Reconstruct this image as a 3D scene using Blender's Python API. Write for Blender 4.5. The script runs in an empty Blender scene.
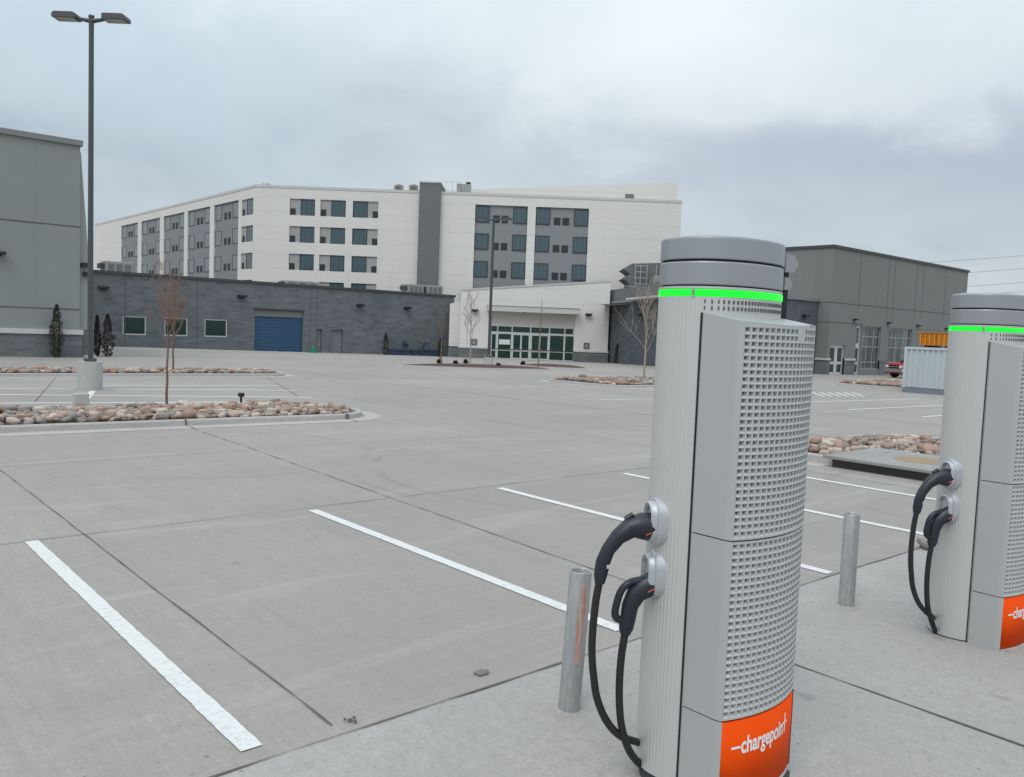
import bpy, bmesh, math, random
from mathutils import Vector, Matrix, noise

random.seed(7)
S = bpy.context.scene
COL = S.collection
PI = math.pi
R = math.radians

# ------------------------------------------------------------------ camera frame
# world X runs along the walkway, world Y across the parking stalls
F = 840.0; CX = 512.0; CY = 388.5; EYE = 2.1
ROLL = R(2.2); PITCH = R(3.95); YAW = R(48.8)
FW0 = Vector((math.cos(YAW), math.sin(YAW), 0)); RT0 = Vector((math.sin(YAW), -math.cos(YAW), 0)); UP0 = Vector((0, 0, 1))
FW = FW0*math.cos(PITCH) - UP0*math.sin(PITCH); UP1 = UP0*math.cos(PITCH) + FW0*math.sin(PITCH)
RT = RT0*math.cos(ROLL) + UP1*math.sin(ROLL); UP = UP1*math.cos(ROLL) - RT0*math.sin(ROLL)
CAM = Vector((0, 0, EYE))
# the lot falls gently away from the chargers (distance ahead, height)
KN = [(-400, 0), (14, 0), (46, -.27), (68, -.45), (92, -1.0), (130, -1.1), (3000, -1.1)]
def terr(x, y):
    d = x*FW0.x + y*FW0.y
    for (a, za), (b, zb) in zip(KN, KN[1:]):
        if d <= b: return za + (zb-za)*(max(d, a)-a)/(b-a)
    return KN[-1][1]
# measuring helpers: a point of the photograph to the place it stands
def ray(u, v): return FW + RT*((u-CX)/F) - UP*((v-CY)/F)
def gt(u, v):
    d = ray(u, v); lo, hi = .1, 3000
    for _ in range(60):
        m = (lo+hi)/2; p = CAM + d*m
        if p.z > terr(p.x, p.y): lo = m
        else: hi = m
    return CAM + d*lo
def at_d(u, v, D):
    d = ray(u, v); return CAM + d*(D/d.dot(FW0))
def at_y(u, v, y):
    d = ray(u, v); return CAM + d*(y/d.y)
def at_x(u, v, x):
    d = ray(u, v); return CAM + d*(x/d.x)
def on_wall(fr, u, v):
    """(s, z) where the sight line meets a wall plane fr = (origin, along, outward)"""
    o, dx, n = fr; d = ray(u, v)
    nn = Vector((n[0], n[1], 0)); k = (Vector((o[0], o[1], 0)) - CAM).dot(nn)/d.dot(nn)
    p = CAM + d*k
    return (p.x-o[0])*dx[0] + (p.y-o[1])*dx[1], p.z

# ------------------------------------------------------------------ materials
def mat(name, col, rough=.6, metal=0., spec=.5):
    m = bpy.data.materials.new(name); m.use_nodes = True
    b = m.node_tree.nodes['Principled BSDF']
    b.inputs['Base Color'].default_value = (*col, 1); b.inputs['Roughness'].default_value = rough
    b.inputs['Metallic'].default_value = metal; b.inputs['Specular IOR Level'].default_value = spec
    return m
class NT:
    def __init__(s, m): s.t = m.node_tree; s.b = s.t.nodes['Principled BSDF']
    def n(s, typ, **kw):
        x = s.t.nodes.new(typ)
        for k, v in kw.items(): setattr(x, k, v)
        return x
    def l(s, a, b): s.t.links.new(a, b)
    def setin(s, sock, v):
        if isinstance(v, (int, float, tuple)): sock.default_value = v
        else: s.l(v, sock)
    def math(s, op, a, b=0., c=None, clamp=False):
        x = s.n('ShaderNodeMath', operation=op, use_clamp=clamp)
        s.setin(x.inputs[0], a); s.setin(x.inputs[1], b)
        if c is not None: s.setin(x.inputs[2], c)
        return x.outputs[0]
    def mix(s, fac, a, b, blend='MIX'):
        x = s.n('ShaderNodeMix', data_type='RGBA', blend_type=blend)
        s.setin(x.inputs[0], fac)
        s.setin(x.inputs[6], (*a, 1) if isinstance(a, tuple) and len(a) == 3 else a)
        s.setin(x.inputs[7], (*b, 1) if isinstance(b, tuple) and len(b) == 3 else b)
        return x.outputs[2]
    def pos(s): return s.n('ShaderNodeNewGeometry').outputs['Position']
    def objco(s): return s.n('ShaderNodeTexCoord').outputs['Object']
    def scale(s, v, xyz, rot=(0, 0, 0)):
        x = s.n('ShaderNodeMapping'); s.l(v, x.inputs[0]); x.inputs['Scale'].default_value = xyz; x.inputs['Rotation'].default_value = rot
        return x.outputs[0]
    def noise(s, v, sc, det=4, rough=.55, dist=0.):
        x = s.n('ShaderNodeTexNoise'); s.l(v, x.inputs['Vector']); x.inputs['Scale'].default_value = sc
        x.inputs['Detail'].default_value = det; x.inputs['Roughness'].default_value = rough; x.inputs['Distortion'].default_value = dist
        return x.outputs[0]
    def ramp(s, f, stops, interp='LINEAR'):
        x = s.n('ShaderNodeValToRGB'); s.l(f, x.inputs[0]); e = x.color_ramp.elements; x.color_ramp.interpolation = interp
        while len(e) < len(stops): e.new(.5)
        for i, (p, c) in enumerate(stops):
            e[i].position = p; e[i].color = (c, c, c, 1) if isinstance(c, (int, float)) else (*c, 1)
        return x.outputs[0]
    def rng(s, f, a, b, c=0., d=1.):
        x = s.n('ShaderNodeMapRange'); s.l(f, x.inputs[0])
        for i, q in enumerate((a, b, c, d)): x.inputs[i+1].default_value = q
        return x.outputs[0]
    def col(s, c): s.l(c, s.b.inputs['Base Color'])
    def bump(s, h, strength=.3, dist=.01):
        x = s.n('ShaderNodeBump'); s.l(h, x.inputs['Height']); x.inputs['Strength'].default_value = strength; x.inputs['Distance'].default_value = dist
        s.l(x.outputs[0], s.b.inputs['Normal'])
    def sep(s, v):
        x = s.n('ShaderNodeSeparateXYZ'); s.l(v, x.inputs[0]); return x.outputs

def concrete(name, base, dark, light, broom_rot=0., stains=True, broom=.10, tyre=False):
    m = mat(name, base, .82, 0, .3); t = NT(m); p = t.pos()
    big = t.noise(p, .16, 5, .6); mid = t.noise(p, .9, 6, .65, .4); fine = t.noise(p, 34, 4, .7)
    br = t.noise(t.scale(p, (60, 2.2, 1), (0, 0, broom_rot)), 1., 3, .6)
    c = t.mix(t.rng(big, .3, .7), dark, light)
    c = t.mix(t.rng(mid, .3, .72, 0, .45), c, base)
    c = t.mix(t.rng(fine, .34, .70, 0, .46), c, tuple(x*.60 for x in base))
    grit = t.noise(p, 11, 5, .75); c = t.mix(t.rng(grit, .44, .68, 0, .5), c, tuple(x*.66 for x in base))
    c = t.mix(t.rng(br, .35, .7, 0, broom*3), c, tuple(x*.74 for x in base))
    spk = t.noise(p, 90, 2, .6)
    c = t.mix(t.rng(spk, .60, .72, 0, .5), c, tuple(x*1.38 for x in base))
    pit = t.noise(p, 26, 2, .4); c = t.mix(t.rng(pit, .70, .74, 0, .7), c, tuple(x*.38 for x in base))
    if stains:
        s1 = t.noise(t.scale(p, (.55, .30, 1), (0, 0, .4)), 1., 7, .62, 1.1)
        c = t.mix(t.rng(s1, .56, .70, 0, .34), c, tuple(x*.62 for x in base))
        s2 = t.noise(p, .35, 5, .7, .6)
        c = t.mix(t.rng(s2, .60, .72, 0, .30), c, (base[0]*.86, base[1]*.76, base[2]*.62))
        s3 = t.noise(p, 2.6, 3, .5, .3)
        c = t.mix(t.rng(s3, .70, .76, 0, .5), c, tuple(x*.5 for x in base))
        v = t.n('ShaderNodeTexVoronoi'); t.l(p, v.inputs['Vector']); v.inputs['Scale'].default_value = .9; dr = t.math('ADD', v.outputs['Distance'], t.math('MULTIPLY', grit, .05)); c = t.mix(t.rng(dr, .055, .075, .55, 0), c, tuple(x*.42 for x in base))
    if tyre:   # curved tyre scuffs: thin worn rings, broken up
        for (x0, y0, r0, w, amt) in ((9.5, 9.0, 3.3, .10, .42), (9.6, 9.1, 3.75, .10, .36), (13.2, 3.6, 3.0, .12, .46), (13.0, 3.4, 3.6, .12, .4), (5.2, 13.2, 2.5, .1, .4), (16, 15, 6, .15, .2), (26, 22, 8, .2, .2)):
            q = t.sep(p)
            dx = t.math('SUBTRACT', q[0], x0); dy = t.math('SUBTRACT', q[1], y0)
            d = t.math('SQRT', t.math('ADD', t.math('MULTIPLY', dx, dx), t.math('MULTIPLY', dy, dy)))
            ring = t.math('SUBTRACT', 1, t.math('DIVIDE', t.math('ABSOLUTE', t.math('SUBTRACT', d, r0)), w), clamp=True)
            brk = t.rng(t.noise(p, .5, 3), .42, .54)
            c = t.mix(t.math('MULTIPLY', t.math('MULTIPLY', ring, brk), amt), c, tuple(x*.5 for x in base))
    if tyre:   # each poured slab has its own tone; long faint traffic and trowel streaks
        q = t.sep(p); ix = t.math('FLOOR', t.math('DIVIDE', t.math('SUBTRACT', q[0], 2.17), 5.25)); iy = t.math('FLOOR', t.math('DIVIDE', t.math('SUBTRACT', q[1], 4.1), 4.42))
        cb = t.n('ShaderNodeCombineXYZ'); t.l(ix, cb.inputs[0]); t.l(iy, cb.inputs[1]); wn = t.n('ShaderNodeTexWhiteNoise', noise_dimensions='2D'); t.l(cb.outputs[0], wn.inputs['Vector'])
        c = t.mix(t.math('MULTIPLY', wn.outputs['Value'], .42), c, tuple(x*.70 for x in base))
        s4 = t.noise(t.scale(p, (3.2, .22, 1), (0, 0, .10)), 1., 5, .6, .3); c = t.mix(t.rng(s4, .48, .70, 0, .26), c, tuple(x*.66 for x in base))
        s7 = t.noise(t.scale(p, (16, .5, 1), (0, 0, .06)), 1., 4, .6, .2); c = t.mix(t.rng(s7, .46, .72, 0, .34), c, tuple(x*.68 for x in base))
        s5 = t.noise(t.scale(p, (.16, 2.4, 1), (0, 0, -.06)), 1., 5, .62, .4); c = t.mix(t.rng(s5, .50, .68, 0, .30), c, tuple(x*.70 for x in base))
        s6 = t.noise(t.scale(p, (.25, 1.4, 1), (0, 0, .3)), 1., 5, .6, .8); c = t.mix(t.rng(s6, .56, .74, 0, .36), c, tuple(x*1.25 for x in base))
    else:
        s4 = t.noise(t.scale(p, (1.2, .8, 1), (0, 0, .5)), 1., 7, .68, .6); c = t.mix(t.rng(s4, .44, .66, 0, .35), c, tuple(x*.74 for x in base))
    t.col(c)
    t.bump(t.math('ADD', t.math('MULTIPLY', br, .5), fine), .35, .004)
    return m

M = {}
M['lot'] = concrete('lot_concrete', (.340, .317, .290), (.258, .240, .220), (.42, .392, .362), 0., True, .17, True)
M['walk'] = concrete('walkway_concrete', (.365, .346, .328), (.295, .280, .266), (.44, .418, .398), PI/2, True, .10)
M['kerb'] = concrete('kerb_concrete', (.41, .392, .368), (.34, .325, .305), (.47, .45, .425), 0, True, .0)
M['ped'] = concrete('pedestal_concrete', (.45, .45, .44), (.42, .42, .41), (.49, .49, .48), 0, False, .05)
M['slab'] = concrete('slab_concrete', (.29, .288, .275), (.24, .238, .226), (.345, .342, .33), .3, True, .0)
M['joint'] = mat('joint_sealant', (.095, .09, .082), .9)

m = mat('line_paint', (.8, .8, .79), .6); t = NT(m); p = t.pos()
w = t.math('MULTIPLY', t.rng(t.noise(p, 22, 6, .75), .50, .64), t.rng(t.noise(p, 2.2, 3, .6), .35, .65, .15, 1.2)); w2 = t.rng(t.noise(p, 60, 3, .7), .56, .66)
c = t.mix(t.math('MULTIPLY', w, .55), (.60, .605, .59), (.33, .325, .31)); c = t.mix(t.math('MULTIPLY', w2, .5), c, (.33, .325, .31)); t.col(c); M['paint'] = m

m = mat('river_stone', (.35, .27, .22), .75, 0, .3); t = NT(m)
oi = t.n('ShaderNodeObjectInfo').outputs['Random']; ri = t.n('ShaderNodeNewGeometry').outputs['Random Per Island']
rr = t.math('FRACT', t.math('ADD', t.math('MULTIPLY', oi, 7.13), ri))
c = t.ramp(rr, [(0, (.24, .145, .10)), (.09, (.145, .132, .12)), (.18, (.33, .235, .18)), (.27, (.21, .135, .095)), (.36, (.21, .195, .18)), (.45, (.40, .36, .30)), (.53, (.27, .155, .11)), (.61, (.12, .088, .074)), (.69, (.17, .158, .147)), (.77, (.31, .20, .135)), (.85, (.37, .31, .26)), (.93, (.16, .10, .078))], 'CONSTANT')
nz = t.noise(t.objco(), 9, 5, .65); c = t.mix(t.rng(nz, .3, .75, 0, .5), c, (.30, .265, .24)); c = t.mix(t.rng(t.noise(t.objco(), 16, 4), .52, .72, 0, .55), c, (.10, .08, .07))
c = t.mix(1., c, (1.22, 1.2, 1.2), 'MULTIPLY'); t.col(c); t.bump(nz, .3, .02); M['rock'] = m
m = mat('bed_soil', (.10, .082, .068), .95); t = NT(m); t.col(t.mix(t.noise(t.pos(), 12, 5), (.05, .04, .033), (.17, .14, .115))); M['soil'] = m
m = mat('bark_mulch', (.06, .032, .024), .95); t = NT(m); t.col(t.mix(t.rng(t.noise(t.pos(), 9, 6, .7), .3, .7), (.03, .017, .014), (.12, .062, .045))); t.bump(t.noise(t.pos(), 14, 4), .8, .06); M['mulch'] = m

def wallmat(name, col, zj=None, z0=0., vj=None, dirt=.12, rough=.8, jd=.55, jw=.03):
    m = mat(name, col, rough, 0, .3); t = NT(m); p = t.pos(); q = t.sep(p)
    n = t.noise(p, .25, 5, .6); f = t.noise(p, 3.5, 4, .7)
    c = t.mix(t.rng(n, .3, .7, 0, dirt*2), col, tuple(x*.8 for x in col)); c = t.mix(t.rng(f, .35, .7, 0, dirt), c, tuple(x*.75 for x in col))
    st = t.noise(t.scale(p, (1.6, 1.6, .06)), 1., 4, .6)
    c = t.mix(t.rng(st, .55, .72, 0, dirt*1.6), c, tuple(x*.72 for x in col))
    if zj:
        a = t.math('FRACT', t.math('DIVIDE', t.math('SUBTRACT', q[2], z0), zj))
        c = t.mix(t.math('MULTIPLY', t.math('LESS_THAN', a, jw/zj), 1-jd), c, tuple(x*.35 for x in col))
    if vj:
        a = t.math('FRACT', t.math('DIVIDE', t.math('ADD', q[0], q[1]), vj))
        c = t.mix(t.math('MULTIPLY', t.math('LESS_THAN', a, jw/vj), 1-jd), c, tuple(x*.35 for x in col))
    t.col(c); return m
M['white_stucco'] = wallmat('white_stucco', (.655, .64, .605), 1.64, .1, None, .10, .85, .72, .05)
M['vest_stucco'] = wallmat('pale_panel', (.66, .648, .62), 1.5, .55, 3.6, .08, .85, .75, .04)
M['grey_panel'] = wallmat('grey_panel', (.225, .237, .243), 1.64, .5, None, .10, .8, .75, .05)
M['tower_grey'] = wallmat('dark_grey_panel', (.15, .158, .16), 1.64, .5, None, .10, .8, .7, .05)
M['left_grey'] = wallmat('grey_green_panel', (.25, .267, .26), None, 0, None, .14, .85)
M['right_grey'] = wallmat('slate_panel', (.195, .202, .198), None, 0, None, .14, .85)
M['trim'] = mat('cornice_metal', (.20, .205, .205), .5, .2)
M['trim_light_grey'] = wallmat('pale_grey_panel', (.30, .315, .31), None, 0, None, .12)
M['trim_light'] = mat('pale_ledge', (.50, .50, .48), .7)
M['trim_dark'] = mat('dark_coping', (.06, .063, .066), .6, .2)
M['groove'] = mat('panel_groove', (.095, .098, .097), .9)
M['beige'] = mat('beige_soffit_panel', (.56, .535, .49), .8)

def brick(name, c1, c2, mortar, bw=.8, bh=.2):
    m = mat(name, c1, .85, 0, .3); t = NT(m); q = t.sep(t.pos())
    cb = t.n('ShaderNodeCombineXYZ'); t.l(t.math('ADD', q[0], q[1]), cb.inputs[0]); t.l(q[2], cb.inputs[1])
    b = t.n('ShaderNodeTexBrick'); t.l(cb.outputs[0], b.inputs['Vector']); b.inputs['Scale'].default_value = 1
    b.inputs['Brick Width'].default_value = bw; b.inputs['Row Height'].default_value = bh; b.inputs['Mortar Size'].default_value = .012
    b.inputs['Color1'].default_value = (*c1, 1); b.inputs['Color2'].default_value = (*c2, 1); b.inputs['Mortar'].default_value = (*mortar, 1)
    n = t.noise(t.scale(t.pos(), (.8, .8, 2.2)), 1, 6, .75)
    c = t.mix(t.rng(n, .32, .72), b.outputs['Color'], tuple(x*1.7 for x in c2), 'MIX'); c = t.mix(.55, b.outputs['Color'], c)
    n2 = t.noise(t.pos(), .2, 4); c = t.mix(t.rng(n2, .45, .7, 0, .35), c, (c1[0]*.75, c1[1]*.95, c1[2]*.9))
    t.col(c); t.bump(b.outputs['Fac'], -.3, .01); return m
M['brick'] = brick('charcoal_brick', (.084, .093, .104), (.132, .141, .150), (.145, .15, .156))
M['brick_dark'] = brick('dark_brick', (.052, .062, .074), (.085, .094, .106), (.09, .095, .1))
M['brick_pale'] = brick('grey_brick', (.085, .092, .102), (.14, .147, .157), (.16, .165, .17))

m = mat('window_glass', (.014, .026, .032), .06, 0, .45); M['glass'] = m
m = mat('curtained_glass', (.055, .095, .12), .10, 0, .6); t = NT(m); q = t.sep(t.pos())
a = t.math('SINE', t.math('MULTIPLY', t.math('SUBTRACT', q[0], q[1]), 8.)); t.col(t.mix(t.rng(a, -1, 1), (.050, .082, .1), (.062, .10, .12))); M['curtain'] = m
M['glass_wing'] = mat('painted_sky_glass', (.17, .185, .20), .25, 0, .4)  # pale grey base colour paints in the sky reflected by the wing's windows
M['glass_green'] = mat('green_tinted_glass', (.006, .030, .026), .05, 0, .5)
m = mat('curtain_wall_glass', (.03, .036, .04), .07, 0, .8); t = NT(m)
t.col(t.mix(t.rng(t.noise(t.scale(t.pos(), (2.5, 2.5, .25)), 1, 4), .45, .62), (.018, .024, .028), (.13, .135, .14))); M['glass_blinds'] = m
M['louvre'] = mat('louvre_dark', (.02, .026, .03), .7)
M['frame_dark'] = mat('window_frame_dark', (.045, .05, .055), .5, .3)
M['frame_mid'] = mat('window_frame_grey', (.11, .115, .12), .5, .2)
M['frame_soft'] = mat('satin_aluminium_frame', (.30, .31, .31), .4, .3)
M['frame_light'] = mat('aluminium_frame', (.55, .56, .56), .4, .3)
M['win_panel'] = mat('window_side_panel', (.32, .315, .31), .7)
m = mat('blue_roller_door', (.022, .072, .145), .5); t = NT(m); q = t.sep(t.pos())
a = t.math('FRACT', t.math('MULTIPLY', q[2], 3.3)); t.col(t.mix(t.math('LESS_THAN', a, .15), (.022, .074, .15), (.012, .04, .085))); M['roller'] = m
M['door_grey'] = mat('grey_steel_door', (.16, .168, .175), .6)
M['black'] = mat('black_metal', (.012, .013, .014), .5)
M['hvac'] = mat('hvac_steel', (.30, .305, .30), .5, .2)
M['hvac_dark'] = mat('hvac_grille', (.15, .155, .15), .7)
M['hvac_tan'] = mat('hvac_tan', (.36, .33, .26), .7)
M['galv'] = mat('galvanised_rail', (.48, .49, .49), .4, .5)

def metalpaint(name, col, rough, metal, vary=.12):
    m = mat(name, col, rough, metal); t = NT(m); p = t.objco()
    n = t.noise(p, 3.5, 5, .6); n2 = t.noise(p, 120, 2, .5)
    c = t.mix(t.rng(n, .35, .7, 0, vary), col, tuple(x*.7 for x in col)); c = t.mix(t.rng(n2, .4, .7, 0, vary*.6), c, tuple(x*.8 for x in col)); t.col(c)
    t.l(t.rng(n, .3, .7, rough*.85, rough*1.2), t.b.inputs['Roughness'])
    return m
M['alu'] = metalpaint('ribbed_aluminium', (.55, .55, .54), .48, .35, .15)
M['side'] = metalpaint('silver_side_panel', (.425, .435, .43), .5, .25, .10)
M['perf'] = metalpaint('perforated_grey', (.47, .48, .475), .5, .2, .10)
M['perf_hole'] = mat('perforation_dark', (.10, .106, .108), .8)
M['cap'] = metalpaint('cap_grey', (.30, .315, .335), .42, .3, .10)
M['gap'] = mat('shadow_gap', (.012, .012, .018), .8)
M['holster'] = metalpaint('holster_silver', (.50, .52, .55), .35, .5, .1)
M['plug'] = mat('plug_plastic', (.012, .016, .026), .42)
M['rubber'] = mat('cable_rubber', (.011, .012, .014), .5)
M['plug_orange'] = mat('plug_orange_mark', (.45, .10, .04), .5)
M['plug_grey'] = mat('plug_grey_mark', (.45, .46, .48), .5)
m = mat('orange_label', (.80, .085, .006), .6, 0, .06); t = NT(m)
t.col(t.mix(t.rng(t.noise(t.objco(), 4, 3), .3, .7, 0, .4), (.78, .066, .003), (.76, .088, .003))); M['orange'] = m
M['logo'] = mat('logo_white', (.82, .8, .78), .5)
m = mat('green_light', (.05, .8, .1), .4); b = m.node_tree.nodes['Principled BSDF']
b.inputs['Emission Color'].default_value = (.0, 1., .02, 1); b.inputs['Emission Strength'].default_value = .95; b.inputs['Base Color'].default_value = (.0, .25, .02, 1); M['green'] = m
m = mat('galvanised_pipe', (.40, .41, .41), .45, .45); t = NT(m); p = t.objco()
v = t.n('ShaderNodeTexVoronoi'); t.l(t.scale(p, (40, 40, 14)), v.inputs['Vector']); v.inputs['Scale'].default_value = 1.6
c = t.mix(t.rng(v.outputs['Color'], .1, .9), (.34, .352, .35), (.42, .43, .425)); n = t.noise(t.scale(p, (30, 30, 2)), 1, 5, .7)
c = t.mix(t.rng(n, .45, .7, 0, .5), c, (.25, .255, .25)); t.col(c); t.l(t.rng(n, .3, .7, .35, .6), t.b.inputs['Roughness']); M['pipe'] = m
m = mat('faded_orange_streak', (.58, .17, .09), .6); t = NT(m)
c = t.mix(t.rng(t.noise(t.scale(t.objco(), (45, 45, 5)), 1, 5, .75), .42, .56), (.50, .20, .13), (.41, .385, .375)); t.col(c); M['streak'] = m
M['pole'] = mat('dark_pole_paint', (.075, .08, .085), .5, .3)
M['pole_lens'] = mat('lamp_lens', (.34, .34, .27), .5)
m = mat('bark', (.16, .095, .07), .9); t = NT(m); t.col(t.mix(t.noise(t.scale(t.objco(), (20, 20, 4)), 1, 4), (.10, .06, .045), (.24, .155, .115))); M['bark'] = m
m = mat('pale_bark', (.34, .27, .2), .9); t = NT(m); t.col(t.mix(t.noise(t.scale(t.objco(), (20, 20, 4)), 1, 4), (.24, .19, .14), (.46, .38, .29))); M['bark_pale'] = m
M['twig_red'] = mat('red_brown_twig', (.235, .145, .11), .9)
M['twig'] = mat('reddish_twig', (.21, .165, .14), .9)
m = mat('juniper_needles', (.02, .032, .016), .85); t = NT(m); t.col(t.mix(t.n('ShaderNodeNewGeometry').outputs['Random Per Island'], (.012, .02, .012), (.045, .055, .028))); M['juniper'] = m
m = mat('dull_juniper', (.035, .028, .02), .85); t = NT(m); t.col(t.mix(t.n('ShaderNodeNewGeometry').outputs['Random Per Island'], (.012, .015, .010), (.048, .036, .027))); M['juniper_dull'] = m
M['frost_leaf'] = mat('pale_twiggy_leaf', (.33, .36, .40), .8)
m = mat('container_paint', (.46, .50, .53), .55); t = NT(m); t.col(t.mix(t.rng(t.noise(t.scale(t.pos(), (1, 1.2, .2)), 1, 5, .7), .5, .75, 0, .5), (.46, .50, .53), (.36, .36, .36))); M['cont'] = m
M['cont_base'] = mat('container_base', (.17, .19, .22), .6)
m = mat('orange_skip_paint', (.62, .24, .015), .6); t = NT(m); t.col(t.mix(t.rng(t.noise(t.pos(), 2.5, 5, .7), .55, .7, 0, .7), (.62, .24, .015), (.28, .12, .03))); M['skip'] = m
M['car_red'] = mat('red_car_paint', (.36, .012, .012), .25, 0, .6)
M['tyre'] = mat('tyre_rubber', (.015, .015, .016), .8)
M['rim'] = mat('wheel_rim', (.4, .4, .41), .35, .7)
M['chrome'] = mat('chrome_trim', (.6, .61, .62), .25, .8)
M['navy'] = mat('navy_steel', (.025, .045, .09), .6)
M['utility_green'] = mat('utility_green', (.01, .19, .09), .6)
M['plaque'] = mat('plaque_grey', (.13, .135, .15), .6)
M['sign_white'] = mat('sign_white', (.62, .65, .68), .6)
M['wire'] = mat('power_wire', (.30, .31, .32), .6)
M['rust'] = mat('rust_stain', (.27, .19, .12), .9)
M['roof'] = mat('roof_membrane', (.4, .4, .39), .9)

# ------------------------------------------------------------------ mesh builder
def origin_of(o):
    v = Vector((0, 0, 0))
    while o: v += o.location; o = o.parent
    return v
class MB:
    def __init__(s): s.v = []; s.f = []; s.mi = []; s.sm = []
    def add(s, vs, fs, mi=0, smooth=False):
        k = len(s.v); s.v += [Vector(q) for q in vs]
        for f in fs: s.f.append([i+k for i in f]); s.mi.append(mi); s.sm.append(smooth)
    def quad(s, a, b, c, d, mi=0): s.add([a, b, c, d], [(0, 1, 2, 3)], mi)
    def box(s, x0, x1, y0, y1, z0, z1, mi=0, bev=0.):
        if bev <= 0:
            s.add([(x0, y0, z0), (x1, y0, z0), (x1, y1, z0), (x0, y1, z0), (x0, y0, z1), (x1, y0, z1), (x1, y1, z1), (x0, y1, z1)],
                  [(3, 2, 1, 0), (4, 5, 6, 7), (0, 1, 5, 4), (1, 2, 6, 5), (2, 3, 7, 6), (3, 0, 4, 7)], mi); return
        bm = bmesh.new(); bmesh.ops.create_cube(bm, size=1)
        for q in bm.verts: q.co = Vector(((x0+x1)/2+q.co.x*(x1-x0), (y0+y1)/2+q.co.y*(y1-y0), (z0+z1)/2+q.co.z*(z1-z0)))
        bmesh.ops.bevel(bm, geom=bm.edges[:], offset=bev, segments=2, profile=.6, affect='EDGES')
        bm.verts.index_update(); s.add([q.co.copy() for q in bm.verts], [[q.index for q in f.verts] for f in bm.faces], mi); bm.free()
    def obox(s, c, ax, ay, az, mi=0):
        c = Vector(c); ax = Vector(ax); ay = Vector(ay); az = Vector(az)
        vs = [c+ax*i+ay*j+az*k for k in (-1, 1) for j in (-1, 1) for i in (-1, 1)]
        s.add(vs, [(2, 3, 1, 0), (4, 5, 7, 6), (0, 1, 5, 4), (1, 3, 7, 5), (3, 2, 6, 7), (2, 0, 4, 6)], mi)
    def wbox(s, fr, s0, s1, z0, z1, n0, n1, mi=0):
        o, dx, n = fr
        P = lambda a, b, z: (o[0]+dx[0]*a+n[0]*b, o[1]+dx[1]*a+n[1]*b, z)
        s.add([P(s0, n0, z0), P(s1, n0, z0), P(s1, n1, z0), P(s0, n1, z0), P(s0, n0, z1), P(s1, n0, z1), P(s1, n1, z1), P(s0, n1, z1)],
              [(3, 2, 1, 0), (4, 5, 6, 7), (0, 1, 5, 4), (1, 2, 6, 5), (2, 3, 7, 6), (3, 0, 4, 7)], mi)
    def tube(s, path, rad, n=8, mi=0, cap=True, smooth=True):
        path = [Vector(q) for q in path]
        if not hasattr(rad, '__len__'): rad = [rad]*len(path)
        rings = []; prev = None
        for i, q in enumerate(path):
            d = (path[min(i+1, len(path)-1)]-path[max(i-1, 0)]).normalized()
            if prev is None:
                a = d.orthogonal().normalized()
            else:
                a = prev - d*prev.dot(d); a = a.normalized() if a.length > 1e-6 else d.orthogonal().normalized()
            prev = a; b = d.cross(a)
            rings.append([q+(a*math.cos(2*PI*k/n)+b*math.sin(2*PI*k/n))*rad[i] for k in range(n)])
        s.loft(rings, mi, cap, smooth)
    def loft(s, rings, mi=0, cap=True, smooth=False):
        n = len(rings[0]); vs = [q for r in rings for q in r]
        fs = [(i*n+k, i*n+(k+1) % n, (i+1)*n+(k+1) % n, (i+1)*n+k) for i in range(len(rings)-1) for k in range(n)]
        s.add(vs, fs, mi, smooth)
        if cap:
            s.add(rings[0], [tuple(reversed(range(n)))], mi); s.add(rings[-1], [tuple(range(n))], mi)
    def hard(s, rings, mi=0, cap=True):
        for a, b in zip(rings, rings[1:]): s.loft([a, b], mi, False, True)
        if cap:
            n = len(rings[0]); s.add(rings[0], [tuple(reversed(range(n)))], mi); s.add(rings[-1], [tuple(range(n))], mi)
    def cyl(s, x, y, z0, z1, r, n=20, mi=0, r1=None, smooth=True):
        r1 = r if r1 is None else r1
        s.loft([[(x+a*math.cos(2*PI*k/n), y+a*math.sin(2*PI*k/n), z) for k in range(n)] for a, z in ((r, z0), (r1, z1))], mi, True, smooth)
    def build(s, name, mats, parent=None, auto=None):
        off = origin_of(parent)
        me = bpy.data.meshes.new(name); me.from_pydata([tuple(q-off) for q in s.v], [], s.f)
        for k in (mats if isinstance(mats, (list, tuple)) else [mats]): me.materials.append(M[k] if isinstance(k, str) else k)
        me.polygons.foreach_set('material_index', s.mi); me.polygons.foreach_set('use_smooth', s.sm); me.update()
        o = bpy.data.objects.new(name, me); COL.objects.link(o)
        if parent: o.parent = parent
        return o
def recalc(o):
    bm = bmesh.new(); bm.from_mesh(o.data); bmesh.ops.recalc_face_normals(bm, faces=bm.faces); bm.to_mesh(o.data); bm.free(); return o
def tag(o, label=None, cat=None, group=None, kind=None):
    if label: o['label'] = label
    if cat: o['category'] = cat
    if group: o['group'] = group
    if kind: o['kind'] = kind
    return o
def thing(name, loc, label, cat, group=None):
    o = bpy.data.objects.new(name, None); COL.objects.link(o); o.location = loc; o.empty_display_size = .3
    return tag(o, label, cat, group)
def copy_tree(o, parent=None):
    c = o.copy(); COL.objects.link(c)
    if parent: c.parent = parent
    for ch in list(o.children): copy_tree(ch, c)
    return c

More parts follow.
